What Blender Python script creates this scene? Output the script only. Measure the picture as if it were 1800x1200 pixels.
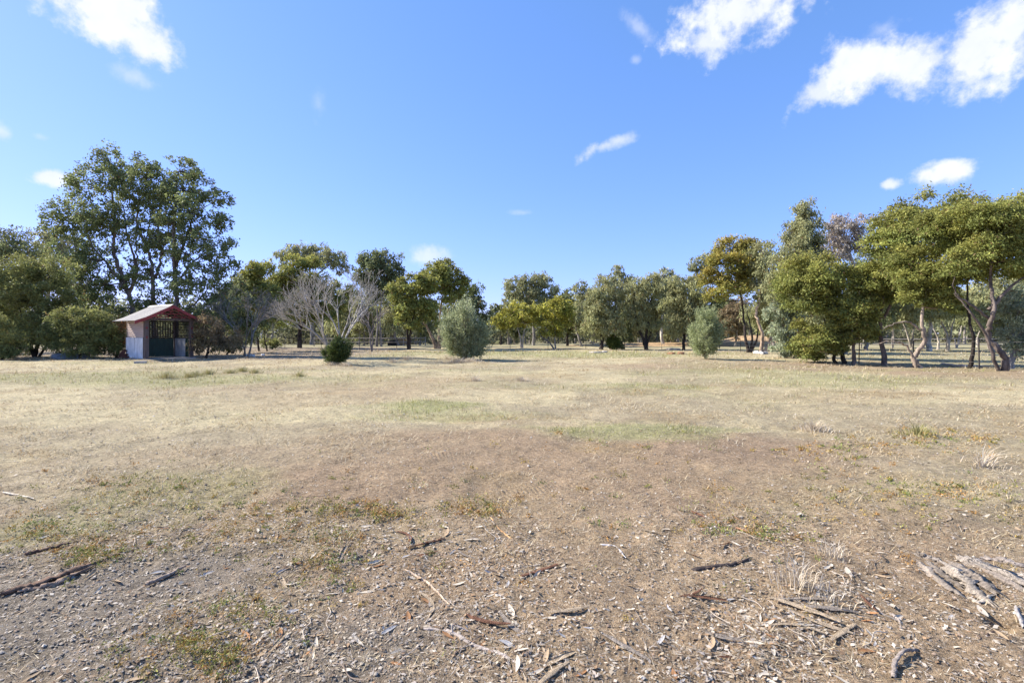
import bpy, math, random
import numpy as np
for o in list(bpy.data.objects): bpy.data.objects.remove(o)
S = bpy.context.scene
C = S.collection
R = math.radians
F, HOR, CX, EYE = 850.0, 588.0, 900.0, 1.55      # survey constants of the photograph: focal length and horizon in px, eye height in m

# ------------------------------------------------------------------ camera
cam = bpy.data.objects.new('camera', bpy.data.cameras.new('camera')); C.objects.link(cam)
cam.location = (0, 0, EYE); cam.rotation_euler = (R(90), 0, 0)
cam.data.sensor_width = 36; cam.data.lens = F/1800*36; cam.data.shift_y = -12/1800
cam.data.clip_start = 0.05; cam.data.clip_end = 6000
S.camera = cam
S.render.engine = 'CYCLES'; S.cycles.max_bounces = 5; S.cycles.diffuse_bounces = 2; S.cycles.glossy_bounces = 2; S.cycles.transmission_bounces = 3
S.view_settings.view_transform = 'Standard'; S.view_settings.look = 'None'
S.view_settings.exposure = 1.24; S.view_settings.gamma = 1

# ------------------------------------------------------------------ sun and sky
SUN_EL, SUN_AZ = R(36), R(-74)                    # azimuth from +Y, negative to the left
sd = (math.sin(SUN_AZ)*math.cos(SUN_EL), math.cos(SUN_AZ)*math.cos(SUN_EL), math.sin(SUN_EL))
sl = bpy.data.lights.new('sun', 'SUN'); sl.energy = 4.3; sl.angle = R(0.5); sl.color = (1, 0.95, 0.87)
so = bpy.data.objects.new('sun', sl); C.objects.link(so)
from mathutils import Vector, Matrix
so.rotation_euler = Vector(sd).to_track_quat('Z', 'Y').to_euler()
so.location = (-30, 10, 30)

W = bpy.data.worlds.new('World'); S.world = W; W.use_nodes = True
nt = W.node_tree; N = nt.nodes; LK = nt.links
for n in list(N): N.remove(n)
def wn(t, **k):
    n = N.new(t)
    for a, b in k.items(): setattr(n, a, b)
    return n
def wmath(op, a, b=None, c=None):
    n = wn('ShaderNodeMath', operation=op)
    for i, v in enumerate((a, b, c)):
        if v is None: continue
        if isinstance(v, (int, float)): n.inputs[i].default_value = v
        else: LK.new(v, n.inputs[i])
    return n.outputs[0]
sky = wn('ShaderNodeTexSky', sky_type='NISHITA'); sky.sun_disc = False
sky.sun_elevation = SUN_EL; sky.sun_rotation = SUN_AZ
sky.altitude = 300; sky.air_density = 1.0; sky.dust_density = 0.3; sky.ozone_density = 3.0
tc = wn('ShaderNodeTexCoord')
sx = wn('ShaderNodeSeparateXYZ'); LK.new(tc.outputs['Generated'], sx.inputs[0])
az = wmath('ARCTAN2', sx.outputs[0], sx.outputs[1]); el = wmath('ARCSINE', sx.outputs[2])
n1 = wn('ShaderNodeTexNoise'); n1.inputs['Scale'].default_value = 11; n1.inputs['Detail'].default_value = 8; n1.inputs['Roughness'].default_value = 0.62
LK.new(tc.outputs['Generated'], n1.inputs['Vector'])
n2 = wn('ShaderNodeTexNoise'); n2.inputs['Scale'].default_value = 38; n2.inputs['Detail'].default_value = 6; n2.inputs['Roughness'].default_value = 0.6
LK.new(tc.outputs['Generated'], n2.inputs['Vector'])
nz = wmath('ADD', wmath('MULTIPLY', wmath('SUBTRACT', n1.outputs[0], 0.5), 3.9), wmath('MULTIPLY', wmath('SUBTRACT', n2.outputs[0], 0.5), 1.9))
def aim(px, py):
    a = math.atan((px-CX)/F); return a, math.atan((HOR-py)/F*math.cos(a))
# scattered fair-weather clouds: bearing, height, half width, half height, tilt, strength
CL = [(190,10,130,72,.25,1.05),(255,70,72,48,.4,1.0),(235,136,58,20,.1,.42),(88,311,52,17,-.12,.9),(2,232,26,22,0,.55),(70,240,24,9,0,.25),
      (760,447,46,19,-.1,.62),(1035,268,36,15,-.5,.75),(1085,247,38,11,-.1,.65),(1060,257,30,12,-.4,.7),(1295,26,140,58,0,1.05),(1250,66,62,36,.2,.9),(1120,46,46,16,.6,.4),
      (1510,115,112,52,-.12,1.0),(1440,160,70,28,-.5,.85),(1610,112,95,54,0,1.0),(1720,85,120,74,-.1,1.05),(1780,50,75,58,0,1),(1664,303,64,25,.05,1.0),(1562,325,24,13,0,.9),
      (1545,55,46,22,0,.4),(1552,378,22,10,-.4,.6),(560,185,22,30,0,.22),(920,374,26,6,0,.25),(1118,106,12,8,0,.3),(1620,410,30,12,0,.5),
      (-500,120,130,50,0,.9),(-900,330,160,40,0,.8),(2300,200,120,50,0,.9),(2700,420,170,40,0,.8)]
mask = None
for (cx, cy, rx, ry, th, st) in CL:
    a0, e0 = aim(cx, cy); a1, _ = aim(cx+rx, cy); a2, _ = aim(cx-rx, cy)
    ra = abs(a1-a2)/2; re = ry/F*math.cos(a0)
    da = wmath('MULTIPLY', wmath('SUBTRACT', az, a0), 1.0); de = wmath('SUBTRACT', el, e0)
    u = wmath('ADD', wmath('MULTIPLY', da, math.cos(th)/ra), wmath('MULTIPLY', de, -math.sin(th)/ra))
    v = wmath('ADD', wmath('MULTIPLY', da, math.sin(th)/re), wmath('MULTIPLY', de, math.cos(th)/re))
    d = wmath('SQRT', wmath('ADD', wmath('MULTIPLY', u, u), wmath('MULTIPLY', v, v)))
    f = wmath('ADD', wmath('SUBTRACT', 1.0, d), wmath('MULTIPLY', nz, 0.62))
    mr = wn('ShaderNodeMapRange', interpolation_type='SMOOTHSTEP'); LK.new(f, mr.inputs[0])
    mr.inputs[1].default_value = -0.04; mr.inputs[2].default_value = 0.72 if st > .7 else 1.1
    mr.inputs[3].default_value = 0; mr.inputs[4].default_value = st
    mask = mr.outputs[0] if mask is None else wmath('MAXIMUM', mask, mr.outputs[0])
mask = wmath('MINIMUM', mask, 1.0)
mx = wn('ShaderNodeMix', data_type='RGBA'); LK.new(mask, mx.inputs['Factor'])
sp_ = wn('ShaderNodeSeparateColor'); LK.new(sky.outputs[0], sp_.inputs[0]); cb_ = wn('ShaderNodeCombineColor')      # photographic grade of the sky, the same in every direction
for k_, (ex_, ga_) in enumerate(((.78, .76), (.60, 1.14), (.72, 1.62))):
    LK.new(wmath('MULTIPLY', wmath('POWER', sp_.outputs[k_], ex_), ga_), cb_.inputs[k_])
LK.new(cb_.outputs[0], mx.inputs['A']); 
cs = wn('ShaderNodeMix', data_type='RGBA'); LK.new(n1.outputs[0], cs.inputs['Factor']); cs.inputs['A'].default_value = (2.7, 3.0, 3.6, 1); cs.inputs['B'].default_value = (4.7, 4.75, 4.9, 1); LK.new(cs.outputs['Result'], mx.inputs['B'])
bg = wn('ShaderNodeBackground'); bg.inputs[1].default_value = 0.11
LK.new(mx.outputs['Result'], bg.inputs[0])
wo = wn('ShaderNodeOutputWorld'); LK.new(bg.outputs[0], wo.inputs[0])

# ------------------------------------------------------------------ helpers
rng = np.random.default_rng(7); random.seed(7)
def hash2(ix, iy, s):
    h = (ix.astype(np.int64)*374761393 + iy.astype(np.int64)*668265263 + s*1442695041) & 0x7fffffff
    h = ((h ^ (h >> 13))*1274126177) & 0x7fffffff
    return ((h ^ (h >> 16)) & 0xffff)/65535.0
def vnoise(x, y, s=0):
    x = np.asarray(x, float); y = np.asarray(y, float)
    ix = np.floor(x); iy = np.floor(y); fx = x-ix; fy = y-iy
    fx = fx*fx*(3-2*fx); fy = fy*fy*(3-2*fy)
    a = hash2(ix, iy, s); b = hash2(ix+1, iy, s); c = hash2(ix, iy+1, s); d = hash2(ix+1, iy+1, s)
    return (a*(1-fx)+b*fx)*(1-fy)+(c*(1-fx)+d*fx)*fy
def fbm(x, y, s=0, o=4):
    t = 0; a = .5
    for i in range(o):
        t = t+a*vnoise(x*2**i+i*17.3, y*2**i-i*9.1, s+i); a *= .5
    return t/(1-.5**o)
def sstep(e0, e1, x):
    t = np.clip((x-e0)/(e1-e0), 0, 1); return t*t*(3-2*t)
def gz(x, y):
    """height of the ground"""
    x = np.asarray(x, float); y = np.asarray(y, float)
    far = sstep(62, 130, y)*(1-sstep(-5, 25, x))*-0.75
    und = (fbm(x/5, y/5, 3, 3)-.5)*.26*sstep(6, 14, np.hypot(x, y))*(1-.5*sstep(40, 90, y))
    near = (fbm(x/1.3, y/1.3, 11, 3)-.5)*.10
    return far+und+near
def gz1(x, y): return float(gz(np.array([x]), np.array([y]))[0])
def at(px, py, Y): return np.array([(px-CX)/F*Y, Y, EYE+(HOR-py)/F*Y])
def gp(px, py):
    """ground point seen at a pixel (flat ground)"""
    Y = F*EYE/(py-HOR); return (px-CX)/F*Y, Y

def mesh_np(name, V, faces, col=None, smooth=False):
    """faces: int array (n,k)"""
    V = np.asarray(V, np.float32); faces = np.asarray(faces, np.int32)
    me = bpy.data.meshes.new(name); k = faces.shape[1]; n = len(faces)
    me.vertices.add(len(V)); me.vertices.foreach_set('co', V.ravel())
    me.loops.add(n*k); me.loops.foreach_set('vertex_index', faces.ravel())
    me.polygons.add(n); me.polygons.foreach_set('loop_start', np.arange(0, n*k, k, dtype=np.int32))
    me.polygons.foreach_set('loop_total', np.full(n, k, np.int32))
    if smooth: me.polygons.foreach_set('use_smooth', np.ones(n, bool))
    if col is not None:
        at_ = me.attributes.new('col', 'FLOAT_COLOR', 'POINT')
        c4 = np.ones((len(V), 4), np.float32); c4[:, :3] = col
        at_.data.foreach_set('color', c4.ravel())
    me.update(calc_edges=True)
    return me
def put(name, me, mat, parent=None, loc=None):
    o = bpy.data.objects.new(name, me); C.objects.link(o)
    if mat is not None and me is not None and not me.materials: me.materials.append(mat)
    if parent: o.parent = parent
    if loc is not None: o.location = loc
    return o
def tag(o, label=None, cat=None, group=None, kind=None):
    if label: o['label'] = label
    if cat: o['category'] = cat
    if group: o['group'] = group
    if kind: o['kind'] = kind
    return o
def empty(name, loc, rz=0):
    o = bpy.data.objects.new(name, None); C.objects.link(o); o.location = loc; o.rotation_euler = (0, 0, rz); o.empty_display_size = .3
    return o

class MB:
    """collects quads as one mesh"""
    def __init__(s): s.v = []; s.f = []
    def add(s, V, Fc):
        b = len(s.v); s.v += [tuple(map(float, p)) for p in V]; s.f += [tuple(i+b for i in f) for f in Fc]; return s
    def box(s, x0, x1, y0, y1, z0, z1):
        return s.add([(x0,y0,z0),(x1,y0,z0),(x1,y1,z0),(x0,y1,z0),(x0,y0,z1),(x1,y0,z1),(x1,y1,z1),(x0,y1,z1)],
                     [(0,3,2,1),(4,5,6,7),(0,1,5,4),(1,2,6,5),(2,3,7,6),(3,0,4,7)])
    def prism(s, poly, axis, a, b):
        """extrude a 2-d polygon along an axis (x, y or z) from a to b"""
        def P(p, t):
            return {'x': (t, p[0], p[1]), 'y': (p[0], t, p[1]), 'z': (p[0], p[1], t)}[axis]
        n = len(poly); V = [P(p, a) for p in poly]+[P(p, b) for p in poly]
        Fc = [tuple(range(n))[::-1], tuple(range(n, 2*n))]+[(i, (i+1) % n, n+(i+1) % n, n+i) for i in range(n)]
        return s.add(V, Fc)
    def tube(s, pts, rad, n=6):
        V, Fc = tube_np([np.array(pts, float)], [np.array(rad, float)], n); 
        return s.add(V, [tuple(f) for f in Fc])
    def build(s, name, mat, parent=None, loc=None, bevel=0):
        me = bpy.data.meshes.new(name); me.from_pydata(s.v, [], s.f)
        import bmesh
        bm = bmesh.new(); bm.from_mesh(me); bmesh.ops.recalc_face_normals(bm, faces=bm.faces)
        if bevel: bmesh.ops.bevel(bm, geom=list(bm.edges), offset=bevel, segments=1, affect='EDGES')
        bm.to_mesh(me); bm.free()
        return put(name, me, mat, parent, loc)

def tube_np(lines, rads, n=5):
    Vs, Fs, b = [], [], 0
    an = np.arange(n)*2*np.pi/n; ca, sa = np.cos(an), np.sin(an)
    for P, r in zip(lines, rads):
        m = len(P); T = np.gradient(P, axis=0); T /= np.linalg.norm(T, axis=1)[:, None]+1e-9
        ref = np.array([1., 0, 0]) if abs(T[0, 0]) < .8 else np.array([0, 1., 0])
        U = np.cross(T, ref); U /= np.linalg.norm(U, axis=1)[:, None]+1e-9; Wv = np.cross(T, U)
        ring = P[:, None]+r[:, None, None]*(ca[None, :, None]*U[:, None]+sa[None, :, None]*Wv[:, None])
        Vs.append(ring.reshape(-1, 3))
        i = np.arange(m-1)[:, None]*n; j = np.arange(n)[None]; jn = (j+1) % n
        Fs.append(np.stack([i+j, i+jn, i+n+jn, i+n+j], -1).reshape(-1, 4)+b); b += m*n
    return np.concatenate(Vs), np.concatenate(Fs)
def curve_pts(ctrl, k=10):
    """smooth polyline through control points (x,y,z,r)"""
    Pn = np.array(ctrl, float); n = len(Pn)
    if n == 2: t = np.linspace(0, 1, k)[:, None]; return Pn[0]*(1-t)+Pn[1]*t
    out = []
    E = np.vstack([2*Pn[0]-Pn[1], Pn, 2*Pn[-1]-Pn[-2]])
    for i in range(n-1):
        p0, p1, p2, p3 = E[i:i+4]; t = np.linspace(0, 1, k, endpoint=(i == n-2))[:, None]
        out.append(.5*((2*p1)+(-p0+p2)*t+(2*p0-5*p1+4*p2-p3)*t*t+(-p0+3*p1-3*p2+p3)*t**3))
    return np.vstack(out)

# ------------------------------------------------------------------ materials
def mat(name, base=(.5,.5,.5), rough=.8, spec=.3, noise=None, bump=None, attr=False, objcol=False, transl=0, metal=0):
    m = bpy.data.materials.new(name); m.use_nodes = True
    t = m.node_tree; b = t.nodes['Principled BSDF']; out = t.nodes['Material Output']
    b.inputs['Roughness'].default_value = rough; b.inputs['Specular IOR Level'].default_value = spec; b.inputs['Metallic'].default_value = metal
    src = None
    if attr:
        a = t.nodes.new('ShaderNodeAttribute'); a.attribute_name = 'col'; src = a.outputs['Color']
    elif objcol:
        a = t.nodes.new('ShaderNodeObjectInfo'); src = a.outputs['Color']
    else:
        a = t.nodes.new('ShaderNodeRGB'); a.outputs[0].default_value = (*base, 1); src = a.outputs[0]
    co = t.nodes.new('ShaderNodeTexCoord')
    if noise:
        for (sc, amp, stretch) in noise:
            mp = t.nodes.new('ShaderNodeMapping'); mp.inputs['Scale'].default_value = stretch
            t.links.new(co.outputs['Object'], mp.inputs[0])
            n = t.nodes.new('ShaderNodeTexNoise'); n.inputs['Scale'].default_value = sc; n.inputs['Detail'].default_value = 5
            t.links.new(mp.outputs[0], n.inputs['Vector'])
            r = t.nodes.new('ShaderNodeMapRange'); r.inputs[1].default_value = .25; r.inputs[2].default_value = .75
            r.inputs[3].default_value = 1-amp; r.inputs[4].default_value = 1+amp; t.links.new(n.outputs[0], r.inputs[0])
            x = t.nodes.new('ShaderNodeMix'); x.data_type = 'RGBA'; x.blend_type = 'MULTIPLY'; x.inputs['Factor'].default_value = 1
            t.links.new(src, x.inputs['A']); t.links.new(r.outputs[0], x.inputs['B']); src = x.outputs['Result']
    t.links.new(src, b.inputs['Base Color'])
    if bump:
        sc, st, dist, stretch = bump
        mp = t.nodes.new('ShaderNodeMapping'); mp.inputs['Scale'].default_value = stretch
        t.links.new(co.outputs['Object'], mp.inputs[0])
        n = t.nodes.new('ShaderNodeTexNoise'); n.inputs['Scale'].default_value = sc; n.inputs['Detail'].default_value = 6
        t.links.new(mp.outputs[0], n.inputs['Vector'])
        bp = t.nodes.new('ShaderNodeBump'); bp.inputs['Strength'].default_value = st; bp.inputs['Distance'].default_value = dist
        t.links.new(n.outputs[0], bp.inputs['Height']); t.links.new(bp.outputs[0], b.inputs['Normal'])
    if transl:
        tr = t.nodes.new('ShaderNodeBsdfTranslucent'); t.links.new(src, tr.inputs[0])
        mxs = t.nodes.new('ShaderNodeMixShader'); mxs.inputs[0].default_value = transl
        t.links.new(b.outputs[0], mxs.inputs[1]); t.links.new(tr.outputs[0], mxs.inputs[2]); t.links.new(mxs.outputs[0], out.inputs[0])
    return m
one = (1, 1, 1)
M = {}
M['leaf'] = mat('tree_leaf', attr=True, rough=.62, spec=.2, transl=.42)
M['bark'] = mat('bark', objcol=True, rough=.9, spec=.1, noise=[(2.2, .6, (1, 1, .45)), (9, .4, (1, 1, .3)), (26, .3, (1, 1, .3))], bump=(14, .8, .04, (1, 1, .3)))
M['twig'] = mat('twig_bark', objcol=True, rough=.9, spec=.1, noise=[(9, .35, one)])
M['litter'] = mat('dry_litter', objcol=True, rough=.75, spec=.25, noise=[(30, .25, one)], transl=.08)
M['wood_old'] = mat('weathered_wood', objcol=True, rough=.95, spec=.1, noise=[(7, .4, (1, 1, 1)), (45, .45, (.5, 1.6, 1)), (120, .3, one)], bump=(60, 1.0, .012, (.5, 1.6, 1)))
M['grass'] = mat('dry_grass', attr=True, rough=.75, spec=.2, transl=.2)
M['stone'] = mat('gravel', attr=True, rough=.9, spec=.2)

# ------------------------------------------------------------------ the ground
def patch(px, py, rx, ry, x, y, soft=.5):
    X, Y = gp(px, py); Ya = F*EYE/(py-ry-HOR) if py-ry > HOR+6 else Y*2; Yb = F*EYE/(py+ry-HOR)
    RX = rx/F*Y; RY = (Ya-Yb)/2; Yc = (Ya+Yb)/2
    d = np.sqrt(((x-X)/RX)**2+((y-Yc)/RY)**2)
    w = (fbm(x*1.5/max(RX, .3)+px, y*1.5/max(RY, .3)+py, 31, 4)-.5)*1.3
    return 1-sstep(1-soft, 1+soft, d+w)
STRAW = np.array([.56,.46,.26]); SOIL = np.array([.29,.212,.132]); RED = np.array([.33,.225,.135]); GREY = np.array([.23,.192,.147]); GREEN = np.array([.30,.305,.11]); TAN = np.array([.42,.335,.20])
OCHRE = np.array([.36,.255,.12])
def masks(x, y):
    soil = np.maximum.reduce([patch(930,830,520,75,x,y), patch(1250,800,330,40,x,y), patch(650,680,180,22,x,y)*.6, patch(1330,1080,600,220,x,y)*.75, patch(560,860,200,40,x,y)*.8, patch(700,1120,500,160,x,y)*.85, patch(1500,690,200,14,x,y)*.5])
    red = np.maximum.reduce([patch(1330,785,230,22,x,y)*.75, patch(1650,1000,160,60,x,y)*.55, patch(1180,930,180,60,x,y)*.35, patch(1450,645,330,9,x,y)*.9, patch(1700,650,200,12,x,y)*.9])
    grey = np.maximum.reduce([patch(120,1110,420,190,x,y), patch(480,1190,330,110,x,y)*.9])
    green = np.maximum.reduce([patch(300,868,200,40,x,y)*.45, patch(755,714,110,9,x,y)*.95, patch(790,728,150,9,x,y)*.5, patch(1130,755,150,14,x,y)*.8, patch(380,668,200,9,x,y)*.7, patch(120,665,240,12,x,y)*.6,
        patch(1150,676,90,6,x,y)*.7, patch(1500,668,260,9,x,y)*.55, patch(960,622,300,5,x,y)*.7, patch(1290,655,160,8,x,y)*.5, patch(60,930,120,40,x,y)*.45])
    gnd = fbm(x/3.2+4, y/3.2, 77, 4)
    green = np.maximum(green, sstep(.57, .72, fbm(x/5, y/3+9, 41, 4))*.3*sstep(7, 16, y))
    och = np.maximum.reduce([sstep(.58, .7, fbm(x/1.6, y/1.3, 91, 4))*.65*sstep(3, 6, y), patch(500,930,170,45,x,y)*.6, patch(200,960,170,35,x,y)*.5, patch(420,1090,120,60,x,y)*.5, patch(1560,880,260,60,x,y)*.4, patch(1680,790,180,18,x,y)*.45])
    return soil, red, grey, green, och, gnd
def ground_col(x, y):
    soil, red, grey, green, och, g = masks(x, y)
    def mixc(c, d, m): return c*(1-m[..., None])+d*m[..., None]
    c = np.broadcast_to(STRAW, x.shape+(3,)).copy()
    c = mixc(c, TAN, sstep(.42, .6, g)*.9)
    nearsoil = 1-sstep(3.2, 6.5, y+(fbm(x/1.2, y/1.2, 15, 3)-.5)*4)
    c = mixc(c, SOIL*1.12, nearsoil*.9)
    c = mixc(c, SOIL*np.array([1.20, 1.12, 1.05]), soil*.92); c = mixc(c, RED, red*.8); c = mixc(c, GREY, grey*.85); c = mixc(c, OCHRE, och*.6); c = mixc(c, GREEN, green*.75)
    # beyond the fences: leaf-litter floor of the wood and green-tan paddock
    litter = sstep(-9, -14, x)*sstep(27.5, 30, y)*(1-sstep(60, 70, y))
    c = mixc(c, np.array([.27,.2,.15]), litter*.75)
    pad = sstep(56, 62, y)+sstep(20.5, 22, x)*sstep(14, 20, y); pad = np.clip(pad, 0, 1)
    c = mixc(c, np.array([.36,.32,.17]), pad*.8)
    return c*(0.86+.28*fbm(x*1.7, y*1.7, 51, 4))[..., None]
def gfull(x, y):
    x = np.asarray(x, float); y = np.asarray(y, float); nw = 1-sstep(9, 22, np.abs(y))
    hx, hy = gp(1757, 1090)
    return gz(x, y)+(fbm(x*6, y*6, 21, 4)-.5)*.05*nw+(fbm(x*22, y*22, 23, 2)-.5)*.016*(1-sstep(4, 8, np.abs(y)))-.13*np.exp(-((x-hx)**2+((y-hy)*1.2)**2)/.055**2)
ys = np.concatenate([-np.geomspace(60, .5, 14), np.linspace(0, 1.3, 6), np.geomspace(1.45, 60, 390), np.geomspace(63, 3500, 40)])
u = np.linspace(-1, 1, 330); u = np.concatenate([[-40, -14, -5, -2.2, -1.4], u, [1.4, 2.2, 5, 14, 40]])
Yg, Ug = np.meshgrid(ys, u, indexing='ij')
wd = np.where(Yg > 0, 1.12*Yg+1.2, 1.2+np.abs(Yg)*.6)
Xg = Ug*np.minimum(wd, 260)
Zg = gfull(Xg, Yg)
V = np.stack([Xg, Yg, Zg], -1).reshape(-1, 3)
nr, nc = Yg.shape
i = np.arange(nr-1)[:, None]*nc; j = np.arange(nc-1)[None]
Fc = np.stack([i+j, i+j+1, i+nc+j+1, i+nc+j], -1).reshape(-1, 4)
gm = mesh_np('ground', V, Fc, ground_col(Xg, Yg).reshape(-1, 3), smooth=True)
mg = bpy.data.materials.new('dry_paddock_ground'); mg.use_nodes = True
t = mg.node_tree; b = t.nodes['Principled BSDF']; b.inputs['Roughness'].default_value = .95; b.inputs['Specular IOR Level'].default_value = .12
a = t.nodes.new('ShaderNodeAttribute'); a.attribute_name = 'col'
co = t.nodes.new('ShaderNodeTexCoord'); src = a.outputs['Color']
def gnoise(scale, lo, hi, src, detail=6, r0=.3, r1=.7, mode='MULTIPLY', colr=None):
    n = t.nodes.new('ShaderNodeTexNoise'); n.inputs['Scale'].default_value = scale; n.inputs['Detail'].default_value = detail; n.inputs['Roughness'].default_value = .65
    t.links.new(co.outputs['Object'], n.inputs['Vector'])
    r = t.nodes.new('ShaderNodeMapRange'); r.inputs[1].default_value = r0; r.inputs[2].default_value = r1; r.inputs[3].default_value = lo; r.inputs[4].default_value = hi
    t.links.new(n.outputs[0], r.inputs[0])
    x = t.nodes.new('ShaderNodeMix'); x.data_type = 'RGBA'
    if colr is None:
        x.blend_type = 'MULTIPLY'; x.inputs['Factor'].default_value = 1; t.links.new(src, x.inputs['A']); t.links.new(r.outputs[0], x.inputs['B'])
    else:
        t.links.new(r.outputs[0], x.inputs['Factor']); t.links.new(src, x.inputs['A']); x.inputs['B'].default_value = (*colr, 1)
    return x.outputs['Result'], n.outputs[0]
src, _ = gnoise(2.2, .80, 1.12, src)
src, _ = gnoise(7.5, .76, 1.12, src)  # dark spots painted in as the shadows of small clods
src, h1 = gnoise(26, .5, 1.4, src)
src, _ = gnoise(48, 0, .6, src, r0=.57, r1=.66, colr=(.13,.095,.065))  # dark flecks: litter chips, with the shade among them put into the colour
src, _ = gnoise(75, 0, .75, src, r0=.55, r1=.66, colr=(.56,.48,.36))
src, h2 = gnoise(130, .55, 1.4, src)
t.links.new(src, b.inputs['Base Color'])
add = t.nodes.new('ShaderNodeMath'); add.operation = 'ADD'; t.links.new(h1, add.inputs[0]); t.links.new(h2, add.inputs[1])
bp = t.nodes.new('ShaderNodeBump'); bp.inputs['Strength'].default_value = .8; bp.inputs['Distance'].default_value = .025
# pressed tyre-tread ribs on the bare track
sep = t.nodes.new('ShaderNodeSeparateXYZ'); t.links.new(co.outputs['Object'], sep.inputs[0])
def tm(op, a_, b_=None):
    n = t.nodes.new('ShaderNodeMath'); n.operation = op
    for k, v in enumerate((a_, b_)):
        if v is None: continue
        if isinstance(v, (int, float)): n.inputs[k].default_value = v
        else: t.links.new(v, n.inputs[k])
    return n.outputs[0]
trn = t.nodes.new('ShaderNodeTexNoise'); trn.inputs['Scale'].default_value = 1.6; trn.inputs['Detail'].default_value = 4; t.links.new(co.outputs['Object'], trn.inputs['Vector'])
rib = tm('SINE', tm('MULTIPLY', tm('ADD', sep.outputs[0], tm('MULTIPLY', sep.outputs[1], .25)), 2*math.pi/.05))
m1 = None
for (yc, hw, xa, xb) in ((4.95, .15, -1.0, .9), (6.35, .17, -1.1, 1.3)):
    yy = tm('ABSOLUTE', tm('SUBTRACT', sep.outputs[1], tm('ADD', yc, tm('MULTIPLY', sep.outputs[0], .1))))
    mm = tm('MULTIPLY', tm('LESS_THAN', yy, hw), tm('MULTIPLY', tm('GREATER_THAN', sep.outputs[0], xa), tm('LESS_THAN', sep.outputs[0], xb)))
    m1 = mm if m1 is None else tm('MAXIMUM', m1, mm)
t.links.new(tm('ADD', add.outputs[0], tm('MULTIPLY', tm('MULTIPLY', rib, tm('MULTIPLY', m1, tm('MAXIMUM', 0.0, tm('MULTIPLY', tm('SUBTRACT', trn.outputs[0], .46), 5.0)))), .2)), bp.inputs['Height'])
t.links.new(bp.outputs[0], b.inputs['Normal'])
tag(put('ground', gm, mg), kind='structure')

# heap of orange fill beyond the back fence
mm_ = mat('orange_fill', (.42,.28,.15), .95, .1, noise=[(.8, .25, one), (5, .25, one)], bump=(3, .8, .3, one))
def mound(name, x0, x1, yc, hw, h, s):
    nx, ny = 70, 24
    X, Yv = np.meshgrid(np.linspace(x0, x1, nx), np.linspace(yc-hw, yc+hw, ny), indexing='ij')
    uu = (X-x0)/(x1-x0); vv = (Yv-yc)/hw
    pr = np.interp(uu, [0, .05, .35, .6, .75, .9, 1], [0, .18, .3, .35, 1.0, .95, 0])
    Z = h*pr*np.clip(1-vv**2, 0, 1)**.7*(.8+.4*fbm(X/2.5, Yv/2.5, s, 4))-.05+gz(X, Yv)
    i = np.arange(nx-1)[:, None]*ny; j = np.arange(ny-1)[None]
    Fq = np.stack([i+j, i+ny+j, i+ny+j+1, i+j+1], -1).reshape(-1, 4)
    return put(name, mesh_np(name, np.stack([X, Yv, Z], -1).reshape(-1, 3), Fq, smooth=True), mm_)
tag(mound('dirt_mound', 8, 41, 69, 5, 1.45, 5), 'bank of orange fill dirt behind the back fence, right of centre', 'dirt mound', kind='structure')

# ------------------------------------------------------------------ trees
def unit(n, r=rng):
    v = r.normal(size=(n, 3)); return v/np.linalg.norm(v, axis=1)[:, None]
def leaf_quads(P, D, L, w, r):
    """one folded diamond leaf at each point P, pointing along D"""
    n = len(P); D = D/(np.linalg.norm(D, axis=1)[:, None]+1e-9)
    Sv = np.cross(D, unit(n, r)); Sv /= np.linalg.norm(Sv, axis=1)[:, None]+1e-9
    L = (L*r.uniform(.65, 1.35, n))[:, None]; ww = w*L
    V = np.stack([P-D*L*.5, P+Sv*ww*.5, P+D*L*.5, P-Sv*ww*.5], 1).reshape(-1, 3)
    Fq = np.arange(n*4).reshape(n, 4)
    return V, Fq
STY = {  # colour, tip colour, tip share, aspect, droop, clump size, density, gap share
 'mallee':  dict(c=(.104,.122,.034), t=(.168,.146,.036), ts=.42, asp=.36, droop=.35, cl=.27, dens=1.4, gap=.11, dome=1),
 'orange':  dict(c=(.118,.130,.034), t=(.205,.145,.032), ts=.48, asp=.36, droop=.35, cl=.30, dens=1.2, gap=.12, dome=1),
 'yellow':  dict(c=(.135,.142,.028), t=(.200,.175,.034), ts=.5, asp=.36, droop=.3, cl=.32, dens=1.2, gap=.12, dome=1),
 'grey':    dict(c=(.150,.156,.074), t=(.185,.165,.076), ts=.35, asp=.34, droop=.75, cl=.26, dens=1.05, gap=.22, dome=0),
 'greyblue':dict(c=(.150,.170,.105), t=(.18,.185,.125), ts=.3, asp=.42, droop=.6, cl=.26, dens=1.0, gap=.22, dome=0),
 'mauve':   dict(c=(.165,.150,.120), t=(.215,.165,.130), ts=.4, asp=.34, droop=.7, cl=.24, dens=.75, gap=.32, dome=0),
 'airy':    dict(c=(.135,.140,.066), t=(.165,.150,.07), ts=.35, asp=.34, droop=.7, cl=.24, dens=.75, gap=.35, dome=0),
 'dark':    dict(c=(.082,.094,.042), t=(.125,.125,.05), ts=.3, asp=.4, droop=.5, cl=.26, dens=1.05, gap=.2, dome=0),
 'broad':   dict(c=(.078,.094,.038), t=(.135,.145,.052), ts=.35, asp=.55, droop=.35, cl=.17, dens=.60, gap=.44, dome=0),
 'wattle':  dict(c=(.088,.100,.036), t=(.15,.142,.045), ts=.4, asp=.24, droop=.1, cl=.20, dens=.95, gap=.28, dome=0),
 'rust':    dict(c=(.15,.075,.03), t=(.22,.10,.04), ts=.5, asp=.3, droop=.4, cl=.26, dens=.8, gap=.25, dome=0),
 'brown':   dict(c=(.11,.09,.05), t=(.16,.11,.06), ts=.4, asp=.3, droop=.5, cl=.26, dens=.8, gap=.25, dome=0),
}
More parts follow.
